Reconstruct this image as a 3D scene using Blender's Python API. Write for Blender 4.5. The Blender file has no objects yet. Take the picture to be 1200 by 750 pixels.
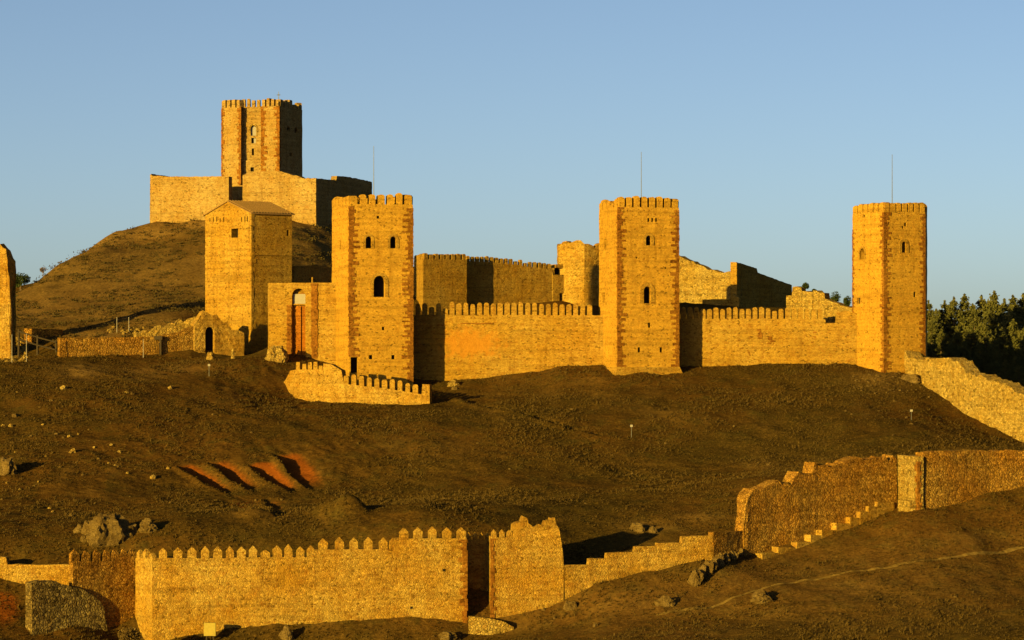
import bpy, bmesh, math, random
import numpy as np
from mathutils import Vector, Matrix, noise as mnoise

random.seed(7); rng = np.random.default_rng(7)
S = bpy.context.scene
COL = S.collection
F, HY = 3600.0, 420.0          # focal length in photo pixels, row of the eye level
AZ, EL = math.radians(40.5), math.radians(8)
SUN = Vector((-math.sin(AZ)*math.cos(EL), -math.cos(AZ)*math.cos(EL), math.sin(EL)))

def X(px, Y): return (px-600)*Y/F
def Z(py, Y): return (HY-py)*Y/F
def W(px, py, Y): return Vector((X(px, Y), Y, Z(py, Y)))

# ------------------------------------------------------------------ noise
def _hash(ix, iy, seed):
    h = (ix*374761393 + iy*668265263 + seed*982451653) & 0xffffffff
    h = ((h ^ (h >> 13))*1274126177) & 0xffffffff
    return ((h ^ (h >> 16)) & 0xffff)/32767.5 - 1.0
def vnoise(x, y, seed=0):
    x = np.asarray(x, float); y = np.asarray(y, float)
    ix = np.floor(x).astype(np.int64); iy = np.floor(y).astype(np.int64)
    fx = x-ix; fy = y-iy
    fx = fx*fx*(3-2*fx); fy = fy*fy*(3-2*fy)
    a = _hash(ix, iy, seed); b = _hash(ix+1, iy, seed); c = _hash(ix, iy+1, seed); d = _hash(ix+1, iy+1, seed)
    return a*(1-fx)*(1-fy)+b*fx*(1-fy)+c*(1-fx)*fy+d*fx*fy

# ------------------------------------------------------------------ materials
class NT:
    def __init__(s, m):
        m.use_nodes = True; s.t = m.node_tree; s.t.nodes.clear()
        s.out = s.n('ShaderNodeOutputMaterial'); s.b = s.n('ShaderNodeBsdfPrincipled')
        s.l(s.b.outputs[0], s.out.inputs[0])
        s.b.inputs['Specular IOR Level'].default_value = 0.02
        s.b.inputs['Roughness'].default_value = 0.9
    def n(s, t, **k):
        n = s.t.nodes.new(t)
        for a, v in k.items(): setattr(n, a, v)
        return n
    def l(s, a, b): s.t.links.new(a, b)
    def pos(s, sc=(1, 1, 1)):
        g = s.n('ShaderNodeNewGeometry'); m = s.n('ShaderNodeVectorMath', operation='MULTIPLY')
        m.inputs[1].default_value = sc; s.l(g.outputs['Position'], m.inputs[0]); return m.outputs[0]
    def noise(s, v, scale, detail=4, rough=.55):
        n = s.n('ShaderNodeTexNoise'); n.inputs['Scale'].default_value = scale
        n.inputs['Detail'].default_value = detail; n.inputs['Roughness'].default_value = rough
        s.l(v, n.inputs['Vector']); return n.outputs['Fac']
    def vor(s, v, scale, feature='F1'):
        n = s.n('ShaderNodeTexVoronoi', feature=feature); n.inputs['Scale'].default_value = scale
        s.l(v, n.inputs['Vector']); return n
    def ramp(s, f, stops, interp='LINEAR'):
        r = s.n('ShaderNodeValToRGB'); r.color_ramp.interpolation = interp
        e = r.color_ramp.elements
        while len(e) > 1: e.remove(e[-1])
        for i, (p, c) in enumerate(stops):
            q = e[0] if i == 0 else e.new(p)
            q.position = p; q.color = (*c, 1) if len(c) == 3 else c
        s.l(f, r.inputs[0]); return r.outputs[0]
    def mix(s, f, a, b, mode='MIX'):
        m = s.n('ShaderNodeMix', data_type='RGBA', blend_type=mode)
        if isinstance(f, (int, float)): m.inputs[0].default_value = f
        else: s.l(f, m.inputs[0])
        for i, v in ((6, a), (7, b)):
            if isinstance(v, tuple): m.inputs[i].default_value = (*v, 1)
            else: s.l(v, m.inputs[i])
        return m.outputs[2]
    def math(s, op, a, b=0.0):
        m = s.n('ShaderNodeMath', operation=op)
        for i, v in ((0, a), (1, b)):
            if isinstance(v, (int, float)): m.inputs[i].default_value = v
            else: s.l(v, m.inputs[i])
        return m.outputs[0]
    def bump(s, h, strength, dist, prev=None):
        b = s.n('ShaderNodeBump'); b.inputs['Strength'].default_value = strength
        b.inputs['Distance'].default_value = dist; s.l(h, b.inputs['Height'])
        if prev is not None: s.l(prev, b.inputs['Normal'])
        return b.outputs[0]
def g3(v): return (v, v, v)

def stone(name, base, red, pale, size=.38, rub=.5, course=1.7, contrast=.35, redamt=.5, stain=None, k_=1.0):
    base, red, pale = [(c[0]*.60*k_, c[1]*.555*k_, c[2]*.33*k_) for c in (base, red, pale)]
    if stain: stain = (stain[0], stain[1], (stain[2][0]*.62, stain[2][1]*.6, stain[2][2]*.5))
    m = bpy.data.materials.new(name); t = NT(m)
    p = t.pos((1, 1, course))
    warp = t.n('ShaderNodeTexNoise'); warp.inputs['Scale'].default_value = 2.2; warp.inputs['Detail'].default_value = 4; t.l(p, warp.inputs['Vector'])
    pv = t.n('ShaderNodeVectorMath', operation='MULTIPLY_ADD'); pv.inputs[1].default_value = (.42, .42, .42)
    t.l(warp.outputs['Color'], pv.inputs[0]); t.l(p, pv.inputs[2]); p = pv.outputs[0]
    v = t.vor(p, 1/size); e = t.vor(p, 1/size, 'DISTANCE_TO_EDGE')
    big = t.noise(t.pos(), .22, 5, .6); mid = t.noise(t.pos(), 1.1, 4); fine = t.noise(t.pos(), 9, 3)
    c = t.mix(t.ramp(big, [(.36, g3(0)), (.66, g3(1))]), base, pale)
    c = t.mix(t.math('MULTIPLY', t.ramp(mid, [(.5, g3(0)), (.72, g3(1))]), redamt), c, red)
    sep = t.n('ShaderNodeSeparateColor'); t.l(v.outputs['Color'], sep.inputs[0])
    k = t.ramp(sep.outputs[0], [(0, g3(1-contrast*1.1)), (.3, g3(1-contrast*.3)), (.7, g3(1.0)), (1, g3(1+contrast*.45))])
    c = t.mix(1.0, c, k, 'MULTIPLY')
    c = t.mix(t.ramp(sep.outputs[2], [(.94, g3(0)), (.955, g3(.72))]), c, tuple(x*.22 for x in base))
    # a few odd reddish stones
    c = t.mix(t.math('MULTIPLY', t.ramp(sep.outputs[1], [(.86, g3(0)), (.9, g3(1))]), .5), c, red)
    c = t.mix(t.ramp(fine, [(.3, g3(.25)), (.6, g3(0))]), c, tuple(x*.45 for x in base))
    c = t.mix(t.ramp(e.outputs['Distance'], [(.0, g3(.45)), (.09, g3(0))]), c, tuple(x*.5 for x in red))
    cb = t.noise(t.pos((.10, .10, 2.6)), 1.0, 3, .6)
    c = t.mix(1.0, c, t.ramp(cb, [(.35, g3(.80)), (.5, g3(1.0)), (.68, g3(1.10))]), 'MULTIPLY')
    # rain streaks: dirt washed down the face
    st = t.noise(t.pos((1.3, 1.3, .10)), 1.0, 4, .6)
    c = t.mix(t.math('MULTIPLY', t.ramp(st, [(.54, g3(0)), (.74, g3(1))]), .38), c, tuple(x*.4 for x in red))
    if stain:
        (sp, sr, sc) = stain
        g = t.n('ShaderNodeNewGeometry'); d = t.n('ShaderNodeVectorMath', operation='SUBTRACT'); t.l(g.outputs['Position'], d.inputs[0]); d.inputs[1].default_value = sp
        q = t.n('ShaderNodeVectorMath', operation='DIVIDE'); t.l(d.outputs[0], q.inputs[0]); q.inputs[1].default_value = sr
        ln = t.n('ShaderNodeVectorMath', operation='LENGTH'); t.l(q.outputs[0], ln.inputs[0])
        f = t.math('ADD', ln.outputs['Value'], t.math('MULTIPLY', t.math('SUBTRACT', mid, .5), 2.4))
        c = t.mix(t.ramp(f, [(.45, g3(.75)), (1.1, g3(0))]), c, sc)
    t.l(c, t.b.inputs['Base Color'])
    hb = t.math('ADD', t.math('MULTIPLY', t.ramp(e.outputs['Distance'], [(0, g3(0)), (.22, g3(1))]), .75), t.math('MULTIPLY', sep.outputs[2], .6))
    hb = t.math('ADD', hb, t.math('MULTIPLY', fine, .5))
    n1 = t.bump(mid, .35, .25)
    t.l(t.bump(hb, min(1, rub), .12*rub+.02, n1), t.b.inputs['Normal'])
    return m

def plain(name, col, rough=.8, var=.25, scale=6, metal=0.0, bump=.3):
    m = bpy.data.materials.new(name); t = NT(m)
    f = t.noise(t.pos(), scale, 4)
    c = t.mix(t.ramp(f, [(.3, g3(0)), (.7, g3(1))]), tuple(x*(1-var) for x in col), tuple(min(1, x*(1+var)) for x in col))
    t.l(c, t.b.inputs['Base Color']); t.b.inputs['Roughness'].default_value = rough; t.b.inputs['Metallic'].default_value = metal
    if bump: t.l(t.bump(f, bump, .05), t.b.inputs['Normal'])
    return m

OCH = (.50, .285, .052); RED = (.30, .115, .022); PALE = (.56, .36, .10)
M = {}
M['castle'] = stone('castle_stone', OCH, RED, PALE, .25, .40, 1.7, .26, .34, k_=.87)
M['castle_stained'] = stone('castle_stone_plaster', OCH, RED, PALE, .25, .40, 1.7, .26, .34, k_=.87, stain=((-5.6, 399.0, 1.9), (5.2, 3, 2.2), (.46, .19, .02)))
M['tower'] = stone('tower_stone', (.49, .275, .05), (.34, .15, .025), (.53, .31, .06), .24, .30, 1.6, .20, .30, k_=1.12)
M['keep'] = stone('keep_stone', (.48, .305, .12), (.34, .15, .04), (.55, .40, .22), .26, .34, 1.6, .26, .3, k_=.84)
M['rubble'] = stone('rubble_stone', (.50, .275, .05), (.30, .12, .022), (.60, .41, .14), .20, .70, 1.3, .30, .5, k_=1.06)
M['rough'] = stone('rough_rubble_stone', (.48, .235, .05), (.27, .11, .025), (.50, .31, .10), .27, 1.1, 1.1, .45, .4, k_=1.12)
M['pale'] = stone('pale_rubble_stone', (.56, .37, .12), (.42, .22, .05), (.62, .45, .2), .30, .9, 1.2, .4, .25, k_=.86)
M['grey_rubble'] = stone('grey_rubble_stone', (.27, .19, .10), (.17, .10, .045), (.36, .27, .15), .34, 1.3, 1.0, .6, .3)
M['quoin'] = stone('red_quoin_stone', (.28, .112, .024), (.16, .06, .015), (.38, .18, .04), .30, .4, 1.5, .4, .5)
M['brick'] = stone('red_brick', (.42, .15, .02), (.26, .08, .015), (.50, .22, .04), .22, .3, 2.2, .35, .4)
M['dark'] = plain('hollow_shade', (.012, .010, .008), .95, .2)  # near-black colour painted in for the shade inside windows, holes and the crack
M['rooftile'] = plain('roof_tile', (.17, .095, .03), .9, .35, 9)
def rock_mat():
    m = bpy.data.materials.new('limestone_rock'); t = NT(m); p = t.pos()
    a = t.noise(p, .9, 6, .7); b = t.noise(t.pos((1, 1, 2.2)), 3.2, 6, .75)
    c = t.mix(t.ramp(a, [(.35, g3(0)), (.65, g3(1))]), (.09, .052, .013), (.17, .108, .034))
    c = t.mix(t.ramp(b, [(.3, g3(.85)), (.5, g3(0))]), c, (.035, .020, .006))
    c = t.mix(t.ramp(b, [(.58, g3(0)), (.75, g3(.7))]), c, (.30, .21, .075))
    t.l(c, t.b.inputs['Base Color']); t.l(t.bump(b, .9, .35, t.bump(a, .5, .5)), t.b.inputs['Normal']); return m
M['rock'] = rock_mat()
M['metal'] = plain('grey_metal', (.09, .09, .09), .5, .1, 6, .3, 0)
M['white'] = plain('white_paint', (.22, .19, .15), .6, .05, 6, 0, 0)
M['panel'] = plain('cream_panel', (.27, .20, .04), .6, .1, 3, 0, 0)
M['wood'] = plain('weathered_wood', (.04, .028, .016), .9, .3, 12)
M['bark'] = plain('bark', (.10, .065, .04), .95, .3, 10)

def leafmat(name, a, b, c):
    m = bpy.data.materials.new(name); t = NT(m)
    f = t.noise(t.pos(), .9, 3); g = t.noise(t.pos(), 7, 2)
    k = t.mix(t.ramp(f, [(.35, g3(0)), (.65, g3(1))]), a, b)
    k = t.mix(t.ramp(g, [(.45, g3(0)), (.75, g3(.8))]), k, c)
    t.l(k, t.b.inputs['Base Color']); return m
M['needle'] = leafmat('pine_needles', (.050, .052, .015), (.080, .072, .020), (.105, .088, .026))
M['holm'] = leafmat('holm_oak_leaf', (.018, .028, .010), (.034, .046, .014), (.05, .05, .018))
M['shrub'] = leafmat('dry_shrub', (.07, .04, .012), (.09, .055, .015), (.14, .09, .025))
M['scrub'] = leafmat('brown_scrub', (.030, .022, .007), (.05, .034, .010), (.085, .055, .015))
M['grass'] = leafmat('dry_grass_blade', (.044, .0275, .007), (.075, .045, .011), (.135, .080, .020))

def ground_mat():
    m = bpy.data.materials.new('hill_ground'); t = NT(m); p = t.pos()
    big = t.noise(p, .035, 5, .6); mid = t.noise(p, .35, 5, .65); fine = t.noise(p, 2.6, 5, .7); tiny = t.noise(p, 11, 3, .7)
    c = t.mix(t.ramp(big, [(.40, g3(0)), (.60, g3(1))]), (.056, .040, .012), (.088, .048, .013))
    c = t.mix(t.ramp(mid, [(.5, g3(0)), (.68, g3(.8))]), c, (.058, .050, .016))
    pat = t.noise(t.pos((1, .5, 1)), .11, 5, .7)
    c = t.mix(t.ramp(pat, [(.56, g3(0)), (.70, g3(.75))]), c, (.135, .085, .026))
    c = t.mix(t.ramp(pat, [(.30, g3(.6)), (.42, g3(0))]), c, (.040, .028, .009))
    c = t.mix(t.ramp(fine, [(.52, g3(0)), (.72, g3(.85))]), c, (.165, .105, .028))
    c = t.mix(t.ramp(fine, [(.28, g3(.85)), (.46, g3(0))]), c, (.028, .019, .008))
    c = t.mix(t.ramp(tiny, [(.60, g3(0)), (.72, g3(.8))]), c, (.21, .135, .045))
    a = t.n('ShaderNodeAttribute', attribute_name='soil'); sp = t.n('ShaderNodeSeparateColor'); t.l(a.outputs['Color'], sp.inputs[0])
    soil = t.mix(t.ramp(fine, [(.3, g3(0)), (.7, g3(1))]), (.14, .043, .009), (.22, .075, .014))
    edge = t.math('ADD', sp.outputs[0], t.math('MULTIPLY', t.math('SUBTRACT', fine, .5), .7))
    c = t.mix(t.math('MULTIPLY', t.ramp(edge, [(.22, g3(0)), (.62, g3(1))]), t.math('MINIMUM', t.math('MULTIPLY', sp.outputs[0], 2.0), 1.0)), c, soil)
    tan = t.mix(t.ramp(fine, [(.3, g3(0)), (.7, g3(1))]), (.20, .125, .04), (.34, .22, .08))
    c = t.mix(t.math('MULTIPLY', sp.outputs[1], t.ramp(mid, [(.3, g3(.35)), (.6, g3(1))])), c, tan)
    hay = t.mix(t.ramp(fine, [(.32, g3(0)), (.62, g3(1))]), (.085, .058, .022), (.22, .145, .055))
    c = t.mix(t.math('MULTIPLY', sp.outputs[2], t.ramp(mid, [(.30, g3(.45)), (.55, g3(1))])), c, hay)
    c = t.mix(1.0, c, (.82, .70, .48), 'MULTIPLY')
    t.l(c, t.b.inputs['Base Color'])
    n1 = t.bump(mid, .5, .5); n2 = t.bump(fine, .5, .2, n1)
    t.l(t.bump(tiny, .6, .06, n2), t.b.inputs['Normal'])
    t.b.inputs['Specular IOR Level'].default_value = .0
    return m
M['ground'] = ground_mat()
M['path'] = plain('trodden_earth', (.145, .088, .020), .95, .35, 2)

# ------------------------------------------------------------------ object helpers
def setp(o, label=None, cat=None, group=None, kind=None):
    if label: o['label'] = label
    if cat: o['category'] = cat
    if group: o['group'] = group
    if kind: o['kind'] = kind
    return o
def root(name, loc, label, cat, group=None):
    o = bpy.data.objects.new(name, None); o.empty_display_size = .5; COL.objects.link(o); o.location = loc
    return setp(o, label, cat, group, 'thing')
def origin(o):
    v = Vector((0, 0, 0))
    while o is not None: v += o.location; o = o.parent
    return v
def mesh(name, V, Fc, mat, parent=None, loc=None, smooth=False):
    """mesh from world-space vertices"""
    off = origin(parent) if parent else Vector((0, 0, 0))
    base = Vector(loc) if loc is not None else Vector((0, 0, 0))
    me = bpy.data.meshes.new(name)
    a = np.array([tuple(v) for v in V], float) - np.array(off+base)
    me.from_pydata(a.tolist(), [], [tuple(f) for f in Fc]); me.update()
    bm = bmesh.new(); bm.from_mesh(me); bmesh.ops.recalc_face_normals(bm, faces=bm.faces[:]); bm.to_mesh(me); bm.free()
    if smooth:
        for p in me.polygons: p.use_smooth = True
    me.materials.append(mat)
    o = bpy.data.objects.new(name, me); COL.objects.link(o)
    if parent: o.parent = parent
    o.location = base
    return o
def clone(o, parent, loc, rz=None, sc=None):
    c = o.copy(); COL.objects.link(c); c.parent = parent
    c.location = Vector(loc)-(origin(parent) if parent else Vector((0, 0, 0)))
    if rz is not None: c.rotation_euler = (0, 0, rz)
    if sc is not None: c.scale = sc
    return c
def bb(V, Fc, c, ux, uy, hx, hy, z0, z1):
    """box from centre, half sizes along plan axes"""
    b = len(V); c = Vector(c)
    for z in (z0, z1):
        for sx, sy in ((-1, -1), (1, -1), (1, 1), (-1, 1)):
            p = Vector((c.x, c.y, 0))+ux*hx*sx+uy*hy*sy; V.append((p.x, p.y, z))
    Fc += [(b, b+3, b+2, b+1), (b+4, b+5, b+6, b+7)]+[(b+i, b+(i+1) % 4, b+4+(i+1) % 4, b+4+i) for i in range(4)]
def tube(V, Fc, a, b, r0, r1, n=8):
    a = Vector(a); b = Vector(b); d = (b-a).normalized()
    u = d.orthogonal().normalized(); w = d.cross(u); s = len(V)
    for P, r in ((a, r0), (b, r1)):
        for i in range(n):
            q = P+(u*math.cos(2*math.pi*i/n)+w*math.sin(2*math.pi*i/n))*r; V.append(tuple(q))
    for i in range(n): Fc.append((s+i, s+(i+1) % n, s+n+(i+1) % n, s+n+i))
    Fc += [tuple(range(s+n-1, s-1, -1)), tuple(range(s+n, s+2*n))]
def prism(V, Fc, pts, z0, z1):
    b = len(V); n = len(pts)
    for i, z in enumerate((z0, z1)):
        for j, p in enumerate(pts):
            zz = z[j] if isinstance(z, (list, tuple)) else z
            V.append((p[0], p[1], zz))
    Fc += [tuple(range(b+n-1, b-1, -1)), tuple(range(b+n, b+2*n))]+[(b+i, b+(i+1) % n, b+n+(i+1) % n, b+n+i) for i in range(n)]

def cut(o, cutters):
    """boolean away a list of (verts, faces) given in world space"""
    V = []; Fc = []
    for cv, cf in cutters:
        b = len(V); V += cv; Fc += [tuple(i+b for i in f) for f in cf]
    c = mesh('cutter', V, Fc, M['dark'])
    md = o.modifiers.new('b', 'BOOLEAN'); md.operation = 'DIFFERENCE'; md.solver = 'EXACT'; md.use_self = True; md.object = c
    bpy.context.view_layer.update()
    dg = bpy.context.evaluated_depsgraph_get()
    me = bpy.data.meshes.new_from_object(o.evaluated_get(dg))
    o.modifiers.clear(); o.data = me
    cm = c.data; bpy.data.objects.remove(c); bpy.data.meshes.remove(cm)

# merlon prototypes (unit: width along x, depth along y, height z)
def merlon_mesh(kind, k):
    r = random.Random(k*31+len(kind)); V = []; Fc = []
    j = lambda a: r.uniform(-a, a)
    def ring(hx, hy, z, a=.02):
        b = len(V)
        for sx, sy in ((-1, -1), (1, -1), (1, 1), (-1, 1)): V.append((sx*hx+j(a), sy*hy+j(a), z+j(a)))
        return b
    if kind == 'pointed': rs = [(.5, .5, -.05), (.5, .5, .35), (.5, .5, .62), (.03, .22, 1.0)]
    elif kind == 'round': rs = [(.5, .5, -.05), (.5, .5, .4), (.49, .5, .82), (.36, .44, .95), (.16, .38, 1.0)]
    else: rs = [(.5, .5, -.05), (.5, .5, .5), (.46, .5, .9), (.40, .44, 1.0)]
    bs = [ring(a, b, z) for a, b, z in rs]
    Fc.append((3, 2, 1, 0)); l = bs[-1]; Fc.append((l, l+1, l+2, l+3))
    for a, b in zip(bs, bs[1:]): Fc += [(a+i, a+(i+1) % 4, b+(i+1) % 4, b+i) for i in range(4)]
    return V, Fc
MER = {}
def merlon(kind, mat, parent, loc, rz, w, d, h):
    k = random.randrange(4); key = (kind, mat, k)
    if key not in MER:
        V, Fc = merlon_mesh(kind, k); me = bpy.data.meshes.new('merlon')
        me.from_pydata(V, [], Fc); me.update()
        bm = bmesh.new(); bm.from_mesh(me); bmesh.ops.recalc_face_normals(bm, faces=bm.faces[:]); bm.to_mesh(me); bm.free()
        me.materials.append(M[mat]); MER[key] = me
    o = bpy.data.objects.new('merlon', MER[key]); COL.objects.link(o); o.parent = parent
    o.location = Vector(loc)-origin(parent); o.rotation_euler = (0, 0, rz+random.uniform(-.03, .03))
    o.scale = (w*random.uniform(.88, 1.06), d, h*(random.uniform(.86, 1.06) if random.random() > .07 else random.uniform(.5, .75))); return o

def on_face(A, B, px, py):
    """point on the upright plane over plan line A-B seen at pixel; returns point, tangent, outward normal"""
    k = (px-600)/F; d = B-A
    u = (k*A.y-A.x)/(d.x-k*d.y); p = A+d*u
    t = Vector((d.x, d.y, 0)).normalized(); n = Vector((t.y, -t.x, 0))
    return Vector((p.x, p.y, Z(py, p.y))), t, n
def outline(P, t, w, h, arch):
    """opening outline with P at its bottom centre"""
    up = Vector((0, 0, 1)); pts = [P-t*w/2, P+t*w/2]
    if arch:
        hs = max(h-w*.55, h*.4)
        for i in range(0, 9):
            a = math.pi*i/8; pts.append(P+t*(w/2*math.cos(a))+up*(hs+(h-hs)*math.sin(a)))
    else: pts += [P+t*w/2+up*h, P-t*w/2+up*h]
    return pts
def extr(pts, a, b):
    n = len(pts); V = [tuple(p+a) for p in pts]+[tuple(p+b) for p in pts]
    return V, [tuple(range(n-1, -1, -1)), tuple(range(n, 2*n))]+[(i, (i+1) % n, n+(i+1) % n, n+i) for i in range(n)]
def openings(body, rt, A, B, specs, frame_mat='quoin'):
    """specs: (px_centre, py_bottom, width_px, height_px, arch, frame?)"""
    cs = []
    for (px, pb, wp, hp, arch, fr) in specs:
        P, t, n = on_face(A, B, px, pb); s = P.y/F
        cosf = abs(t.x) if abs(t.x) > .25 else .25
        w = wp*s/cosf; h = hp*s
        dep = 1.1 if h > 1.0 else .45
        o = outline(P, t, w, h, arch); cs.append(extr(o, n*.4, -n*dep))
        small = h < .9
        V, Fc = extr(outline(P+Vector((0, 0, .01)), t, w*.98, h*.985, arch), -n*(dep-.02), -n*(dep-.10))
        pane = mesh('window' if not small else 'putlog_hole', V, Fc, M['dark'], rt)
        if fr:
            a = outline(P-Vector((0, 0, 0)), t, w, h, arch); g = outline(P-Vector((0, 0, .0)), t, w+2*fr, h+fr, arch)
            n_ = len(a); V = []; Fc = []
            for q, e in ((a, .08), (g, .08), (g, -.1), (a, -.1)): V += [tuple(p+n*e) for p in q]
            seq = list(range(1, n_))+[0]
            for i, k in zip(seq, seq[1:]):
                for r in range(4):
                    r2 = (r+1) % 4; Fc.append((r*n_+i, r*n_+k, r2*n_+k, r2*n_+i))
            Fc += [tuple(r*n_+seq[0] for r in range(4)), tuple(r*n_+seq[-1] for r in (3, 2, 1, 0))]
            mesh('window_surround', V, Fc, M[frame_mat], pane)
    return cs

def quoin(rt, C, A, B, z0, z1, l1, l2, mat='quoin', e=.04, hh=.33, name='quoin'):
    """toothed corner stones at plan corner C between neighbours A and B (either may be None)"""
    V = []; Fc = []; z = z0; k = 0; r = random.Random(int(C.x*77))
    c = Vector((C.x, C.y, 0))
    t1 = (Vector((A.x, A.y, 0))-c).normalized(); t2 = (Vector((B.x, B.y, 0))-c).normalized()
    n1 = Vector((-t1.y, t1.x, 0)); n2 = Vector((t2.y, -t2.x, 0))
    if n1.dot(-t2) < 0: n1 = -n1
    if n2.dot(-t1) < 0: n2 = -n2
    q = (n1+n2).normalized()*e/max(.35, (n1+n2).normalized().dot(n1)); i_ = -q*2.5
    while z < z1-.1:
        h = min(hh*r.uniform(.6, 1.5), z1-z); a = (l1 if k % 2 else l1*.5)*r.uniform(.6, 1.25); b = (l2*.5 if k % 2 else l2)*r.uniform(.6, 1.25)
        e_ = e; e = e_*r.uniform(.5, 1.9)
        pts = [c+t1*a+n1*e, c+q*e/e_, c+t2*b+n2*e, c+t2*b-n2*.12, c+i_, c+t1*a-n1*.12]
        prism(V, Fc, [(p.x, p.y) for p in pts], z, z+h-.015); z += h; k += 1; e = e_
    return mesh(name, V, Fc, M[mat], rt)

def pl(px, Y): return Vector((X(px, Y), Y, 0))
def face_merlons(rt, A, B, z, n, h, depth=1.0, fill=.7, kind='round', mat='tower', u0=0, u1=1):
    d = B-A; L = Vector((d.x, d.y, 0)).length; t = Vector((d.x, d.y, 0)).normalized(); nn = Vector((t.y, -t.x, 0))
    pitch = L*(u1-u0)/n
    for i in range(n):
        u = u0*L+pitch*(i+.5)
        p = A+t*u-nn*(depth/2-.02)
        merlon(kind, mat, rt, (p.x, p.y, z), math.atan2(t.y, t.x), pitch*fill, depth, h)

# ------------------------------------------------------------------ walls along a line
def interp_st(st):
    out = []
    for (a, b) in zip(st, st[1:]):
        pa = W(a[0], a[3], a[1]); pb = W(b[0], b[3], b[1]); za, zb_ = Z(a[2], a[1]), Z(b[2], b[1])
        L = Vector((pb.x-pa.x, pb.y-pa.y)).length; n = max(1, int(L/.45))
        for i in range(n):
            f = i/n; q = pa.lerp(pb, f); out.append((q.x, q.y, za+(zb_-za)*f, q.z))
    q = W(st[-1][0], st[-1][3], st[-1][1]); out.append((q.x, q.y, Z(st[-1][2], st[-1][1]), q.z))
    return out
def wall(name, st, thick, mat, parent=None, jag=.05, rough=.05, dig=1.6, loc=None, sub=.5):
    """masonry along stations (px, Y, py_bottom, py_top) of its front foot"""
    pts = interp_st(st); n = len(pts); V = []; Fc = []
    zmax = max(p[3] for p in pts); zmin = min(p[2] for p in pts)-dig
    R = max(3, int((zmax-zmin)/sub)); cols = []
    for i, (x, y, zb, zt) in enumerate(pts):
        a = pts[max(0, i-1)]; b = pts[min(n-1, i+1)]
        t = Vector((b[0]-a[0], b[1]-a[1], 0))
        if t.length < 1e-6: t = Vector((1, 0, 0))
        t.normalize(); nn = Vector((t.y, -t.x, 0))
        zt += jag*(mnoise.noise(Vector((x*1.7, y*1.7, 3)))*1.3+mnoise.noise(Vector((x*4.5, y*4.5, 7)))*.8)
        zb -= dig; col = []
        for r in range(R+1):
            z = zb+(zt-zb)*r/R
            d = rough*(mnoise.noise(Vector((x*.8, y*.8, z*.8)))+.6*mnoise.noise(Vector((x*2.3, y*2.3, z*2.3))))
            p = Vector((x, y, z))+nn*d; col.append(len(V)); V.append(tuple(p))
        for r in range(R, -1, -2 if R > 3 else -1):
            z = zb+(zt-zb)*r/R
            d = rough*(mnoise.noise(Vector((x*.8, y*.8+9, z*.8))))
            dz = jag*.9*mnoise.noise(Vector((x*2.2, y*2.2+4, 1))) if r == R else 0
            p = Vector((x, y, z+dz))-nn*(thick+d); col.append(len(V)); V.append(tuple(p))
        cols.append(col)
    m = len(cols[0])
    for a, b in zip(cols, cols[1:]):
        for k in range(m): Fc.append((a[k], b[k], b[(k+1) % m], a[(k+1) % m]))
    Fc.append(tuple(cols[0][::-1])); Fc.append(tuple(cols[-1]))
    # caps: fan of quads front/back is enough
    return mesh(name, V, Fc, M[mat], parent, loc)
def wall_merlons(rt, st, pxs, w, d, h, kind='pointed', mat='rubble', back=.03):
    """merlons over px list on the wall top line"""
    for px in pxs:
        for a, b in zip(st, st[1:]):
            if a[0] <= px <= b[0] and b[0]-a[0] > .5:
                A = W(a[0], a[3], a[1]); B = W(b[0], b[3], b[1]); f = (px-a[0])/(b[0]-a[0])
                k = (px-600)/F; dd = B-A; u = (k*A.y-A.x)/(dd.x-k*dd.y); p = A+dd*u
                t = Vector((dd.x, dd.y, 0)).normalized(); nn = Vector((t.y, -t.x, 0))
                merlon(kind, mat, rt, p-nn*(d/2+back)-Vector((0, 0, .05)), math.atan2(t.y, t.x), w, d, h); break

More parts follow.
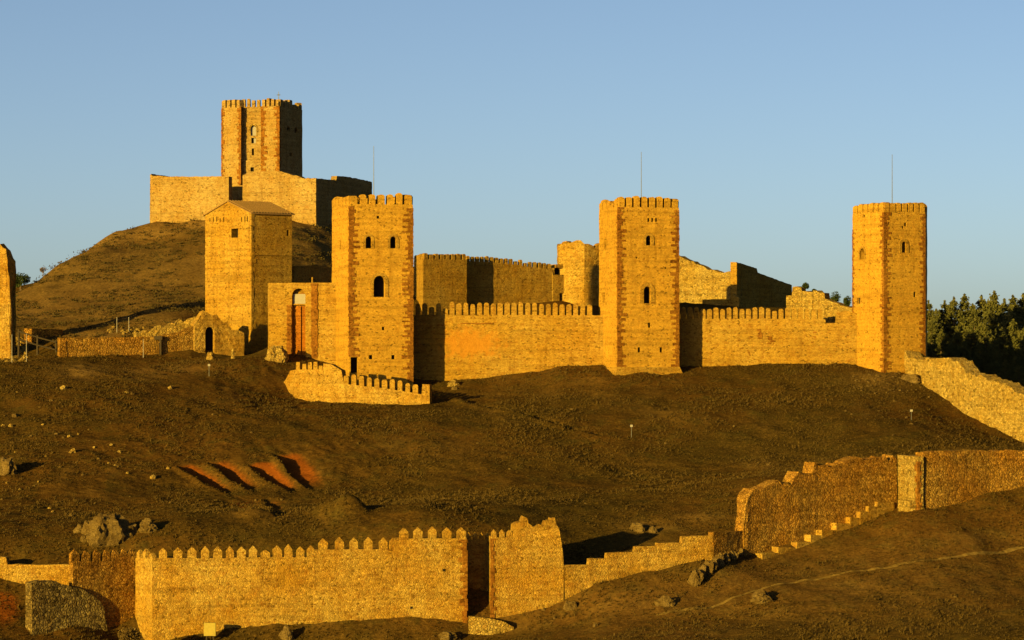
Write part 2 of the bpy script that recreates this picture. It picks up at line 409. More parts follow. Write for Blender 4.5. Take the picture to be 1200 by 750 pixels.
# ------------------------------------------------------------------ terrain
CP = [  # (px, py, Y) seen ground points
 (0,762,286),(100,762,289),(180,757,294),(125,752,294.5),(95,748,294.2),(150,757,297.5),(60,745,294),(0,702,297.8),(45,716,297),(80,725,296.5),(300,752,295),(420,750,296),(520,747,297.5),(545,743,298.5),(560,738,299.5),(600,727,300.5),(640,714,301.5),(660,703,302),(700,682,303),(770,667,304.5),(835,655,306),(870,651,308.6),
 (895,662,307.6),(950,644,311),(1000,623,315),(1042,603,318.2),(1078,597,315.5),(1100,592,317.5),(1200,574,321.8),(1260,570,324),
 (660,752,288),(760,752,283),(900,752,281),(1050,752,280),(1200,752,278),(600,752,291),(1200,650,310),(1100,665,304),(1000,680,301),(900,695,298.5),(835,712,297),(780,706,298),(720,720,297),
 (-60,640,302.5),(0,655,303.5),(40,655,303.5),(120,648,305.5),(180,655,304.5),(300,655,305),(400,652,306),(500,640,306),(546,640,307),(590,640,308),(620,640,309),(665,648,308.5),(700,640,311),(757,628,314),(830,622,315),(860,612,317),
 (900,590,323),(950,566,327),(1000,555,331),(1050,548,334),(1120,540,337),(1200,545,342),
 (-60,560,340),(0,540,345),(100,560,340),(110,608,322),(250,562,344),(350,560,345),(400,595,327),(450,570,343),(600,560,345),(750,560,347),(880,548,350),(960,530,356),(1050,500,364),(1150,522,358),(1250,530,355),
 (0,490,362),(150,490,363),(300,500,362),(600,500,364),(700,508,364),(820,490,370),(500,510,360),
 (-60,428,386),(0,426,387),(100,424,390),(250,421,398),(300,421,395),(325,440,391),(345,463,387),(362,473,382),(420,474.5,381.5),(503,474,380.5),(540,470,385),(512,450,398),(560,446,398),(600,439,399),(650,432,399),(712,428,398),
 (724,440,391.5),(798,440,393),(830,430,397.5),(900,428.5,397),(1000,428,397),(1036,438,390.5),(1054,438,392),(1075,448,389),(1120,482,379),(1200,518,369),(1260,530,365),
 (1000,450,386),(880,455,386),(640,460,388),(1140,470,383),
 (900,415,410),(600,405,420),(400,410,410),(300,418,402),(330,400,410),(245,418,402.5),(150,419,397.5),(70,420,393.5),(190,418.5,400),(285,417,404.5),(0,422,398),(-60,420,400),
 (0,400,410),(70,393,407),(150,386,409),(240,384,409),(-60,400,410),
 (0,352,455),(30,338,462),(66,313,470),(101,293,477),(128,275,483),(160,268,485),(178,264,486),(240,255,487),(112,290,478.5),(160,286,479.5),(200,276,480.5),(240,266,481.5),(60,365,435),(150,340,445),(240,340,440),(150,301,466),(240,290,464),(-60,370,450),
 (150,372,418),(240,370,418),(60,381,418),(0,386,415),(150,357,430),(240,355,430),(345,330,440),(380,330,440),(470,345,460),(510,350,470),(560,355,480),(300,417.5,411),(340,415,412),(270,417,410),(365,290,462),(345,262,478),(390,262,485),(425,305,470),(440,258,500),(468,300,502),(495,335,500),(490,337,480),(300,236,495),(400,230,505),(230,240,505),(330,232,515),
 (520,360,432),(600,355,440),(669,352,445),(700,352,450),(800,362,452),(862,362,450),(930,364,450),(860,362,480),(1000,378,440),(500,330,460),(600,345,470),
 (1085,440,405),(1100,450,425),(1200,490,420),(1150,470,470),(1250,500,470),(1020,400,420),
 (66,332,483),(101,312,490),(128,294,496),(160,287,500),(35,352,474),(0,364,468),(100,345,520),(40,362,500),(0,375,520),(300,300,570),(500,380,560),(800,385,540),(1000,400,520),(1150,460,540),
 (-200,440,400),(-200,600,330),(-200,420,480),(1500,560,380),(1500,520,480),(1500,640,320),
]
_W = np.array([[X(a, c), c, Z(b, c)] for a, b, c in CP]+[[-120, 240, -30], [0, 240, -31.5], [120, 240, -33], [-120, 150, -40], [0, 150, -40], [120, 150, -40],
  [-150, 700, 0], [0, 700, -2], [150, 700, -12], [-260, 420, -12], [280, 420, -30], [-260, 300, -30], [280, 300, -34]])
_sc = 60.0
def _tps_fit():
    P = _W[:, :2]/_sc; n = len(P)
    d = np.hypot(P[:, None, 0]-P[None, :, 0], P[:, None, 1]-P[None, :, 1])
    K = np.where(d > 0, d*d*np.log(np.maximum(d, 1e-9)), 0)+np.eye(n)*2e-4
    Q = np.c_[np.ones(n), P]
    A = np.zeros((n+3, n+3)); A[:n, :n] = K; A[:n, n:] = Q; A[n:, :n] = Q.T
    return np.linalg.solve(A, np.r_[_W[:, 2], 0, 0, 0]), P
_TP, _TC = _tps_fit()
def tps(x, y):
    x = np.asarray(x, float).ravel()/_sc; y = np.asarray(y, float).ravel()/_sc; out = np.empty(len(x)); n = len(_TC)
    for s in range(0, len(x), 20000):
        a = x[s:s+20000, None]; b = y[s:s+20000, None]
        d2 = (a-_TC[None, :, 0])**2+(b-_TC[None, :, 1])**2
        out[s:s+20000] = (.5*d2*np.log(np.maximum(d2, 1e-18)))@_TP[:n]+_TP[n]+a[:, 0]*_TP[n+1]+b[:, 0]*_TP[n+2]
    return out
def sstep(a, b, t):
    t = np.clip((t-a)/(b-a), 0, 1); return t*t*(3-2*t)
# scrapes: (px, py) of the upper end and lower end at depth Y, each a shallow pit open to the right
SCR = [((207, 546), (272, 580), 345, 3.4, 1.05, .85), ((245, 543), (300, 577), 346, 3.7, 1.05, .7), ((292, 545), (342, 577), 346, 3.6, 1.05, 1.0), ((322, 533), (368, 575), 348, 4.6, 1.0, .8),
       ((312, 585), (326, 607), 335, 2.6, .5, .35)]
HUMP = [((398, 601), 1.15, 2.3), ((412, 600), .8, 1.6), ((300, 603), .5, 1.6)]
_hp = None
_scr = None
def base_h(x, y):
    x = np.asarray(x, float); y = np.asarray(y, float); sh = x.shape
    z = tps(x, y).reshape(sh)
    r = np.maximum(sstep(95, 330, np.abs(x)), np.maximum(sstep(215, 100, y), sstep(560, 800, y)))
    far = -26+10*vnoise(x/260., y/260., 5)+3*vnoise(x/70., y/70., 6)
    near = np.where(y < 215, -40+(40-1.75)*np.exp(-np.maximum(y, 0)/45.)+0*y, far)
    near = np.where(y < 0, -1.75+0*y, near)
    z = z*(1-r)+near*r
    return z+.22*vnoise(x/3.3, y/3.3, 1)+.10*vnoise(x/1.2, y/1.2, 2)+.05*vnoise(x/.55, y/.55, 3)
DITCH = [((508,462),(545,470)),((545,470),(600,483)),((600,483),(655,498)),((655,498),(702,509))]
_dt = None
def _setup_scr():
    global _scr, _dt, _hp; _scr = []; _hp = [(raycast(*a, f=base_h), h, r) for a, h, r in HUMP]; _dt = [(raycast(*a, f=base_h), raycast(*b, f=base_h)) for a, b in DITCH]
    for (a, b, Y0, w, d, red) in SCR:
        A = raycast(*a, f=base_h); B = raycast(*b, f=base_h)
        _scr.append((A, B, w, d, red))
def H(x, y, soil=False):
    x = np.asarray(x, float); y = np.asarray(y, float); z = base_h(x, y); red = np.zeros(x.shape)
    for (A, B, w, d, rd) in (_scr or []):
        ax = np.array([B.x-A.x, B.y-A.y]); L = np.hypot(*ax); ax /= L; pr = np.array([ax[1], -ax[0]]) if ax[1]*1-0 > 0 else np.array([-ax[1], ax[0]])
        v = (x-A.x)*ax[0]+(y-A.y)*ax[1]; u = (x-A.x)*pr[0]+(y-A.y)*pr[1]
        ev = sstep(-.6, .9, v)*sstep(L*1.1, L*.45, v)
        u = u-.10*vnoise(v/1.5, v*0+A.x, 8)
        prof = np.where(u < 0, sstep(-.28, 0, u), 1-sstep(0, w, u)*.999)*(u > -.28)*(u < w)
        lip = .28*np.exp(-((u+.6)/.5)**2)
        z = z-d*prof*ev+lip*ev*d
        e2 = sstep(-.8, .5, v)*sstep(L*1.1, L*.25, v)
        red = np.maximum(red, rd*e2*sstep(-.25, .1, u)*(1-sstep(w*.38, w*.95, u)))
    for (A, hh_, rr) in (_hp or []): z = z+hh_*np.exp(-(((x-A.x)/rr)**2+((y-A.y)/rr)**2)**1.5)
    for (A, B) in (_dt or []):
        ax = np.array([B.x-A.x, B.y-A.y]); L = np.hypot(*ax); ax /= L
        v = np.clip((x-A.x)*ax[0]+(y-A.y)*ax[1], 0, L); d = np.hypot(x-A.x-v*ax[0], y-A.y-v*ax[1])
        sd = (x-A.x)*ax[1]-(y-A.y)*ax[0]
        z = z-.5*np.exp(-(d/.55)**2)+.22*np.exp(-((d-1.1)/.7)**2)*(sd > 0)
    return (z, red) if soil else z
def raycast(px, py, f=None, y0=276., y1=540.):
    f = f or H
    Y = np.linspace(y0, y1, 2400); z = (HY-py)*Y/F; g = f((px-600)*Y/F, Y)
    i = np.argmax(z <= g)
    if z[i] > g[i]: return None
    return Vector((X(px, Y[i]), Y[i], g[i]))
_setup_scr()
def hz(x, y): return float(H(np.array([x]), np.array([y]))[0])

def axis(lo, hi, step, ext, grow=1.16):
    a = list(np.arange(lo, hi+1e-6, step)); s = step
    while a[-1] < ext[1]: s *= grow; a.append(a[-1]+s)
    s = step
    while a[0] > ext[0]: s *= grow; a.insert(0, a[0]-s)
    return a
xs = np.array(sorted(set(np.round(axis(-70, 72, .5, (-2600, 2600)), 4)) | set(np.round(np.arange(-40, -14, .16), 4))))
ys = np.array(sorted(set(np.round(axis(276, 402, .5, (-60, 276.0)), 4)) | set(np.round(np.arange(402, 520, 1.0), 4)) | set(np.round(axis(520, 540, 1, (520, 4200)), 4)) | set(np.round(np.arange(324, 356, .2), 4))))
def grid_obj(name, xs, ys, mat):
    GX, GY = np.meshgrid(xs, ys); z, red = H(GX, GY, True); nx, ny = len(xs), len(ys)
    co = np.stack([GX, GY, z], -1).reshape(-1, 3)
    i = np.arange(nx*ny).reshape(ny, nx)
    q = np.stack([i[:-1, :-1], i[:-1, 1:], i[1:, 1:], i[1:, :-1]], -1).reshape(-1)
    me = bpy.data.meshes.new(name); me.vertices.add(len(co)); me.vertices.foreach_set('co', co.ravel())
    nf = len(q)//4; me.loops.add(len(q)); me.loops.foreach_set('vertex_index', q.astype(np.int32))
    me.polygons.add(nf); me.polygons.foreach_set('loop_start', np.arange(0, len(q), 4, dtype=np.int32))
    me.update(calc_edges=True); me.validate()
    me.polygons.foreach_set('use_smooth', np.ones(nf, bool))
    px = co[:, 0]/np.maximum(co[:, 1], 1)*F+600; py = HY-co[:, 2]/np.maximum(co[:, 1], 1)*F; Yc = co[:, 1]
    def blob(cx, cy, rx, ry, y0, y1): return np.exp(-((px-cx)/rx)**2-((py-cy)/ry)**2)*((Yc > y0) & (Yc < y1))
    rd = red.ravel().copy()
    for b in ((300,515,110,16,330,400,.28),(230,500,60,14,330,400,.22),(4,712,20,22,280,299,.9),(285,592,30,10,325,345,.45),(560,505,80,25,330,400,.10),(760,512,30,3,330,400,.35)): rd = np.maximum(rd, b[6]*blob(*b[:6]))
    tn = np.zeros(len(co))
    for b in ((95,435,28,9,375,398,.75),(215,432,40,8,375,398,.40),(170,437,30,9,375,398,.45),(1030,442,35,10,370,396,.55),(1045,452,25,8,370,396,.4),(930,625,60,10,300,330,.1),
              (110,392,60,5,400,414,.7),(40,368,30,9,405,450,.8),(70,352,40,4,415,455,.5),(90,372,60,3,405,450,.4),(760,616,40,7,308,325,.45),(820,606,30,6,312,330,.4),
              (740,705,45,12,285,302,.35),(1000,690,30,12,285,305,.25),(1150,630,50,8,300,320,.2),(840,300,400,.1,276,277,.0),(360,262,30,10,455,490,.6),(890,545,22,5,330,372,.3),(120,283,22,7,470,492,.7),(150,277,22,7,470,492,.85),(185,270,24,7,470,492,.85),(225,262,24,7,470,492,.85)): tn = np.maximum(tn, b[6]*blob(*b[:6]))  # final tan blobs paint the keep bank's sunlit band over its orange grass
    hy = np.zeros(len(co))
    for b in ((130,330,170,60,404,492,.72),(60,345,60,40,404,492,.7),(370,290,40,50,420,492,.7),(1020,690,230,55,274,322,.30),(760,735,120,30,274,300,.25),(120,283,26,8,470,492,1),(150,276,26,8,470,492,1),(190,269,26,8,470,492,1),(230,261,26,8,470,492,1)): hy = np.maximum(hy, b[6]*np.minimum(1, 1.6*blob(*b[:6])))  # final hay blobs brighten the same painted sunlit band
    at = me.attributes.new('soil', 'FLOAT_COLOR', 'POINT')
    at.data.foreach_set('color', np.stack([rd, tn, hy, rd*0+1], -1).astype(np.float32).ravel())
    me.materials.append(mat); o = bpy.data.objects.new(name, me); COL.objects.link(o); return o
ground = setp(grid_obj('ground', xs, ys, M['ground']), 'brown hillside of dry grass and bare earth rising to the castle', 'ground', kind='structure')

def ribbon(name, pix, wid, mat, label):
    P = [raycast(*p) for p in pix]; Q = []
    for a, b in zip(P, P[1:]):
        n = max(2, int((b-a).length/.4)); Q += [a.lerp(b, i/n) for i in range(n)]
    Q.append(P[-1]); V = []; Fc = []
    for i, p in enumerate(Q):
        t = (Q[min(i+1, len(Q)-1)]-Q[max(i-1, 0)]); t.z = 0; t.normalize(); s = Vector((-t.y, t.x, 0))
        ww = wid*(1+.35*mnoise.noise(p*.5))
        for k in (-1, 0, 1):
            q = p+s*ww*k*.5+s*.25*mnoise.noise(p*.25); V.append((q.x, q.y, hz(q.x, q.y)+.035))
    for i in range(len(Q)-1):
        for k in (0, 1): Fc.append((3*i+k, 3*i+k+1, 3*i+k+4, 3*i+k+3))
    return setp(mesh(name, V, Fc, mat), label, 'path', kind='structure')
ribbon('path', [(770,722),(830,713),(865,699),(900,688),(940,680),(985,673),(1040,666),(1100,657),(1150,649),(1210,638)], .42, M['path'], 'thin trodden path crossing the lower right slope')

# ------------------------------------------------------------------ towers
def roughen(o, amp, maxlen, seed=0):
    """cut a big-faced block into small quads and push them about: worn masonry"""
    bm = bmesh.new(); bm.from_mesh(o.data)
    off = origin(o)
    for v in bm.verts:
        pass
    bmesh.ops.triangulate(bm, faces=[f for f in bm.faces if len(f.verts) > 4])
    for _ in range(5):
        es = [e for e in bm.edges if e.calc_length() > maxlen]
        if not es: break
        bmesh.ops.subdivide_edges(bm, edges=es, cuts=1, use_grid_fill=True)
    for v in bm.verts:
        p = (v.co+off)
        v.co += Vector((mnoise.noise(p*.9+Vector((seed, 0, 0))), mnoise.noise(p*.9+Vector((0, seed+9, 0))), mnoise.noise(p*.9+Vector((0, 5, seed)))*.7))*amp
    bm.to_mesh(o.data); bm.free()


def tower(name, label, corners, base_py, top_py, near, mat='tower', cat='tower', grp=None, dig=3.0, rough=.05):
    """corners counter-clockwise from the back left: plan points; near = index used for pixel heights"""
    Yn = corners[near].y; z0 = Z(base_py, Yn); z1 = Z(top_py, Yn)
    c = sum(corners, Vector())/len(corners)
    rt = root(name, (c.x, c.y, z0), label, cat, grp)
    V = []; Fc = []; prism(V, Fc, [(p.x, p.y) for p in corners], z0-dig, z1)
    body = mesh('masonry', V, Fc, M[mat], rt)
    roughen(body, rough, 1.1, int(corners[0].x) % 50)
    return rt, body, z0, z1

# T1
A, B, C = pl(389, 401.5), pl(409.5, 393), pl(484, 394.7); D = A+(C-B)*1.0
t1, b1, z0, z1 = tower('square_tower', 'tall crenellated tower with two small windows above one arched window, nearest the tower house', [A, B, C, D], 439, 239, 1)
cs = openings(b1, t1, B, C, [(432, 291, 7, 14, True, .34), (460.7, 291, 7, 14, True, .34), (444.6, 348, 13.5, 25, True, .42), (449, 387, 3, 4, False, 0), (434.5, 421, 4, 5, False, 0), (460.7, 421, 4, 5, False, 0), (443, 256, 3, 3, False, 0), (415.2, 437, 8.5, 18.5, False, 0)], 'castle')
cs += openings(b1, t1, A, B, [(399, 292, 2.2, 10, False, 0)])
cut(b1, cs)
quoin(t1, B, A, C, z0+2.3, z1-.2, .5, 1.1); quoin(t1, C, B, D, z0-1, z1-.4, 1.2, .6)
quoin(t1, A, D, B, z0-1, z0+9, .5, .45)
face_merlons(t1, B, C, z1, 7, 1.45, 1.3, .74); face_merlons(t1, A, B, z1-.1, 5, 1.25, 1.2, .86); face_merlons(t1, C, D, z1, 6, 1.35, 1.1, .7); face_merlons(t1, D, A, z1, 6, 1.35, 1.0, .7)
# T2
A, B, C = pl(702, 400.5), pl(724, 392), pl(795.6, 394.1); D = A+(C-B)
t2, b2, z0, z1 = tower('square_tower', 'middle crenellated tower with a slim arched window and three small holes under its battlements', [A, B, C, D], 440, 242.5, 1)
cs = openings(b2, t2, B, C, [(760, 287.5, 6.5, 11.5, True, .34), (758.5, 355.5, 8.5, 20, True, .5), (761, 384, 3, 6, False, 0), (749, 413, 3.2, 6, False, 0), (774.7, 413, 3.2, 6, False, 0), (760, 260, 2.5, 4.5, False, 0), (764.5, 260, 2.5, 4.5, False, 0), (769, 260, 2.5, 4.5, False, 0), (746, 303, 2, 2, False, 0), (780, 315, 2, 2, False, 0)], 'castle')
cs += openings(b2, t2, A, B, [(709, 292, 3, 12, False, 0), (707.5, 355, 2.5, 12, False, 0)])
cut(b2, cs)
quoin(t2, B, A, C, z0-.4, z1, .5, 1.0); quoin(t2, C, B, D, z0-.4, z1-.2, 1.0, .5)
face_merlons(t2, B, C, z1, 8, 1.4, 1.2, .76); face_merlons(t2, A, B, z1-.1, 5, 1.2, 1.1, .84); face_merlons(t2, C, D, z1, 6, 1.3, 1.1, .7); face_merlons(t2, D, A, z1, 6, 1.3, 1.0, .7)
V = []; Fc = []
c = (A+B+C+D)/4; lo = []; hi = []
for p in (A, B, C, D):
    d = (p-c).normalized(); lo.append(p+d*.75); hi.append(p+d*.12)
zb, zt = z0-2.5, z0+1.1
n = 4
for q, z in ((lo, zb), (lo, z0-.1), (hi, zt)):
    for p in q: V.append((p.x, p.y, z))
for k in (0, 1): Fc += [(k*4+i, k*4+(i+1) % 4, k*4+4+(i+1) % 4, k*4+4+i) for i in range(4)]
Fc += [(3, 2, 1, 0), (8, 9, 10, 11)]
mesh('plinth', V, Fc, M['castle'], t2)
# T3
A, B, C = pl(999, 398.6), pl(1036, 390.6), pl(1084.3, 392.9); D = pl(1086.5, 400.5); E = pl(1060, 405); E2 = pl(1018, 405)
t3, b3, z0, z1 = tower('polygonal_tower', 'tall polygonal corner tower at the right end of the castle with red toothed corner stones', [A, B, C, D, E, E2], 438, 247.5, 1)
cs = openings(b3, t3, B, C, [(1059.3, 296, 5.6, 13, True, .35), (1061, 265, 3, 4, False, 0), (1058, 268, 2, 3, False, 0), (1072, 348, 3, 6, False, 0)], 'castle')
cs += openings(b3, t3, A, B, [(1010.8, 304, 4.5, 13, True, .3), (1006, 356, 3, 7, False, 0), (1012, 255, 2.5, 3, False, 0)], 'castle')
cut(b3, cs)
quoin(t3, B, A, C, z0-1, z1, .9, .95); quoin(t3, C, B, D, z0-1, z1-.2, .8, .4); quoin(t3, A, E2, B, z0-1, z1-2, .4, .5)
face_merlons(t3, A, B, z1, 6, 1.2, 1.1, .8); face_merlons(t3, B, C, z1, 7, 1.2, 1.1, .8); face_merlons(t3, C, D, z1, 6, 1.2, 1.0, .8); face_merlons(t3, D, E, z1, 4, 1.2, 1, .75); face_merlons(t3, E, E2, z1, 6, 1.2, 1, .75)

# flagpoles / lightning rods on the towers
def mast(px, Y, pb, ptop, label):
    a = W(px, pb, Y); b = W(px, ptop, Y); V = []; Fc = []
    rt = root('lightning_rod', a, label, 'lightning rod', 'lightning rods on the front towers')
    tube(V, Fc, a, b, .055, .03, 6); mesh('pole', V, Fc, M['metal'], rt)
    V = []; Fc = []; tube(V, Fc, a-Vector((0, 0, 0)), a+Vector((0, 0, .5)), .14, .1, 8); mesh('socket', V, Fc, M['metal'], rt)
mast(438, 398, 240, 171, 'thin dark rod standing on the tower with two small upper windows')
mast(751.5, 397, 243.5, 178, 'thin dark rod standing on the middle front tower')
mast(1045.5, 397, 248, 181, 'thin dark rod standing on the polygonal right tower')

# building B: gabled tower house
A, B, C = pl(240.5, 418.5), pl(294.6, 412), pl(342, 415.6); D = A+(C-B)
zg = Z(250, 412); zb0 = Z(420, 412); zp = Z(236.5, 415.2)
c = (A+B+C+D)/4
hb = root('tower_house', (c.x, c.y, zb0), 'plain square tower house with a gabled tile roof and one square window', 'tower house')
gm1 = (A+B)/2; gm2 = (C+D)/2
V = []; Fc = []
for p in (A, B, C, D): V.append((p.x, p.y, zb0-2))
for p in (A, B, C, D): V.append((p.x, p.y, zg))
V += [(gm1.x, gm1.y, zp), (gm2.x, gm2.y, zp)]
Fc = [(3, 2, 1, 0), (0, 1, 5, 8, 4), (2, 3, 7, 9, 6), (1, 2, 6, 5), (3, 0, 4, 7), (4, 8, 9, 7), (5, 6, 9, 8)]
body = mesh('masonry', V, Fc, M['castle'], hb)
cs = openings(body, hb, A, B, [(275, 278.5, 8.5, 10.5, False, 0)]+[(x, 260, 1.1, 4.5+x % 3, False, 0) for x in (246, 250, 254, 258, 262, 283, 287, 290)], 'castle')
cs += openings(body, hb, B, C, [(337.5, 276.5, 2.6, 7, False, 0)])
cut(body, cs)
# roof: two slabs
r = []
up = Vector((0, 0, .16))
def v3(p, z): return Vector((p.x, p.y, z))
ax = (gm2-gm1).normalized(); o1 = -ax*.18; o2 = ax*.25
V = []; Fc = []
for side, (e1, e2) in enumerate(((B, C), (A, D))):
    out = (e1-gm1).normalized()*.3; slope = (zp-zg)/((e1-gm1).length)
    q = [v3(gm1+o1, zp), v3(gm2+o2, zp), v3(e2+out+o2, zg-slope*.3), v3(e1+out+o1, zg-slope*.3)]
    b = len(V); V += [tuple(p+Vector((0, 0, .02))) for p in q]+[tuple(p+up) for p in q]
    Fc += [(b, b+1, b+2, b+3), (b+4, b+7, b+6, b+5)]+[(b+i, b+4+i, b+4+(i+1) % 4, b+(i+1) % 4) for i in range(4)]
roof = mesh('roof', V, Fc, M['rooftile'], hb)
V = []; Fc = []
nsl = (v3(B, zg)-v3(gm1, zp))
for i in range(14):
    f = (i+.5)/14; a = v3(gm1, zp).lerp(v3(gm2, zp), f)+up; b_ = a+nsl*1.03
    tube(V, Fc, a+Vector((0, 0, .02)), b_+Vector((0, 0, .02)), .10, .10, 6)
mesh('ridge_tile', V, Fc, M['rooftile'], roof)
V = []; Fc = []
zs = Z(298, 413)
for (p, q) in ((A, B), (B, C)):
    t = (q-p).normalized(); nn = Vector((t.y, -t.x, 0))
    m_ = (p+q)/2+nn*.02; bb(V, Fc, m_, t, nn, (q-p).length/2-.02, .10, zs-.14, zs+.14)
mesh('string_course', V, Fc, M['castle'], hb)
quoin(hb, B, A, C, zb0-1, zg-.1, .8, .6, 'castle', .03, .45)

# gate wall between B and T1
A, B, C = pl(314, 402.2), pl(315.5, 400.6), pl(393.5, 399.6); D = pl(393.5, 401.6)
g1, gb, z0, z1 = tower('gate_wall', 'blocked gate wall with a tall arched red brick recess, between tower house and tower', [A, B, C, D], 420, 331.5, 1, 'castle', 'gate wall')
P, t, n = on_face(B, C, 350, 420); s = P.y/F
cs = [extr(outline(P, t, 16*s, 82*s, True), n*.4, -n*.75)]
cut(gb, cs)
V, Fc = extr(outline(P+Vector((0, 0, 64*s)), t, 15.2*s, 11.5*s, False), -n*.70, -n*.45); tym = mesh('tympanum', V, Fc, M['white'], g1)
V, Fc = extr(outline(P+Vector((0, 0, 62.5*s)), t, 15.6*s, 1.6*s, False), -n*.70, -n*.30); mesh('lintel', V, Fc, M['castle'], g1)
V, Fc = extr(outline(P, t, 15.4*s, 61.5*s, False), -n*.73, -n*.55); mesh('brick_infill', V, Fc, M['brick'], g1)
V, Fc = extr(outline(P, t, 4*s, 61*s, False), -n*.545, -n*.35); mesh('pilaster', V, Fc, M['brick'], g1)
for (pc, wd, top) in ((339, 6, 62), (368.5, 8, 86)):
    q, t_, n_ = on_face(B, C, pc, 420); V = []; Fc = []; z = q.z; r = random.Random(pc)
    while z < q.z+top*s:
        w_ = wd*s*r.uniform(.75, 1.1); bb(V, Fc, q+n_*.02, t_, n_, w_/2, .09+r.uniform(0, .02), z, z+.26); z += .28
    mesh('jamb', V, Fc, M['quoin'], g1)
for px in (322, 330, 360, 378): pass
V = []; Fc = []; q = W(366, 331.5, 400.5); tube(V, Fc, q, q+Vector((0, 0, .75)), .12, .09, 6); mesh('finial', V, Fc, M['castle'], g1)

# ------------------------------------------------------------------ main curtain walls
def walled(name, label, st, thick, mat, pxs=None, mw=.75, md=.6, mh=1.6, kind='round', mmat=None, cat='wall', grp=None, jag=.04, rough=.04, dig=1.6, merl_st=None):
    a = st[0]; b = st[-1]; m_ = st[len(st)//2]
    rt = root(name, W(m_[0], m_[2], m_[1]), label, cat, grp)
    w = wall('masonry', st, thick, mat, rt, jag, rough, dig)
    if pxs is not None: wall_merlons(rt, merl_st or st, pxs, mw, md, mh, kind, mmat or mat)
    return rt, w
st = [(482, 399.3, 452, 369), (512, 399.3, 452, 369), (547, 399.2, 449, 369), (600, 399.0, 441, 369), (625, 398.9, 435, 369), (650, 398.8, 431, 369.3), (714, 398.5, 427, 369.6)]
w1, wm1 = walled('curtain_wall', 'crenellated curtain wall with an orange plaster patch, between the left and middle front towers', st, 1.6, 'castle_stained',
        [489.5+8.05*i for i in range(26)], .68, 1.0, 1.66)
st2 = [(793, 397.8, 432, 373.5), (823, 397.8, 430, 373.5), (900, 397.7, 429, 373.5), (967, 397.5, 428, 374), (968, 397.5, 428, 378.5), (980, 397.5, 428, 378.5), (981, 397.5, 428, 367), (990, 397.5, 428, 364), (1004, 397.5, 428, 367)]
w2, wm2 = walled('curtain_wall', 'shorter crenellated curtain wall between the middle tower and the polygonal tower', st2, 1.5, 'castle',
        [801+7.62*i for i in range(22)], .64, 1.0, 1.5)
def stains(rt, A, B, lst, mat, name):
    V = []; Fc = []
    for (px, py, w_, h_) in lst:
        for k in range(7):
            P, t, n = on_face(A, B, px+random.uniform(-w_, w_), py+random.uniform(-h_, h_)); bb(V, Fc, P+n*.03, t, n, random.uniform(.12, .3), .06+random.uniform(0, .02), P.z-random.uniform(.08, .14), P.z+random.uniform(.05, .14))
    mesh(name, V, Fc, M[mat], rt)
stains(w2, pl(823, 397.8), pl(1000, 397.6), [(891, 391, 2, 6), (903, 398, 3, 5), (957, 391, 4, 7), (972, 405, 6, 3)], 'quoin', 'red_stone_patch')
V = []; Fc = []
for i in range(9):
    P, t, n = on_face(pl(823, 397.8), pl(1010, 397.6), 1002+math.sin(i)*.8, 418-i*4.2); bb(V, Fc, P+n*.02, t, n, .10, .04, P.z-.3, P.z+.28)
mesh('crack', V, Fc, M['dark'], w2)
V = []; Fc = []
for (a, b, y) in ((512, 522, 381), (540, 578, 379), (515, 525, 391.5)):
    P, t, n = on_face(pl(512, 399.3), pl(714, 398.5), (a+b)/2, y); bb(V, Fc, P+n*.03, t, n, (b-a)*400/F/2, .05, P.z-.06, P.z+.06)
mesh('string_course', V, Fc, M['quoin'], w1)

# barbican
st = [(330, 390, 455, 450), (334, 389, 458, 446), (340, 387, 464, 435), (346, 385.5, 468, 433), (378, 384, 474, 433), (379, 384, 474, 426), (388, 383.6, 474, 427), (400, 383.2, 474.5, 434), (403, 383, 474.5, 450), (450, 382, 475, 455), (494, 381, 475, 462), (495, 381, 475, 450), (503.5, 380.8, 475, 451)]
bt, bm_ = walled('barbican_wall', 'low crenellated outer wall curving round the foot of the left front tower', st, 1.1, 'rubble', [349, 356.5, 363, 369.5, 375.5], .58, .55, 1.05, 'flat', 'castle', jag=.05, rough=.05)
wall_merlons(bt, [(403, 383, 474.5, 450), (450, 382, 475, 455), (494, 381, 475, 462)], [405.5+9.0*i for i in range(10)], .66, .5, 1.3, 'round', 'castle')
V = []; Fc = []  # wall return closing the court on the right
st = [(503.5, 381.3, 475, 452), (506.5, 389, 470, 452), (507, 399, 455, 446)]

# ------------------------------------------------------------------ inner walls
A, B, C = pl(485, 437), pl(496, 429), pl(547, 433); D = pl(545, 439)
it, ib, z0, z1 = tower('inner_tower', 'squat inner tower projecting from the dim back wall, seen past the left front tower', [A, B, C, D], 362, 303.5, 1, 'castle', 'tower')
face_merlons(it, B, C, z1, 8, .8, .7, .7, 'round', 'castle'); face_merlons(it, A, B, z1, 4, .8, .7, .7, 'round', 'castle')
st = [(546, 434.9, 362, 306), (573, 437.0, 362, 307), (600, 439.0, 362, 309.5), (647, 442.4, 362, 316), (648, 442.4, 362, 322), (670, 444, 362, 322)]
iw, iwm = walled('inner_wall', 'long shaded crenellated back wall inside the castle, stepping down to a ruined end', st, 1.6, 'castle', [549+5.6*i for i in range(18)], .48, .5, .85, 'round', jag=.05)
Aw, Bw = pl(600, 439.0), pl(670, 444)
cs = openings(iwm, iw, Aw, Bw, [(659.5, 358, 8, 14.5, False, 0)])
cut(iwm, cs)
V = []; Fc = []
for (a, b) in ((646, 650), (660, 662), (668, 672)):
    P, t, n = on_face(Aw, Bw, (a+b)/2, 322); bb(V, Fc, P-n*.8, t, n, (b-a)*443/F/2/.8, .7, P.z-.1, P.z+1.0)
P, t, n = on_face(Aw, Bw, 659, 322); bb(V, Fc, P-n*.8, t, n, 14*443/F/2/.8, .75, P.z+1.01, P.z+1.5)
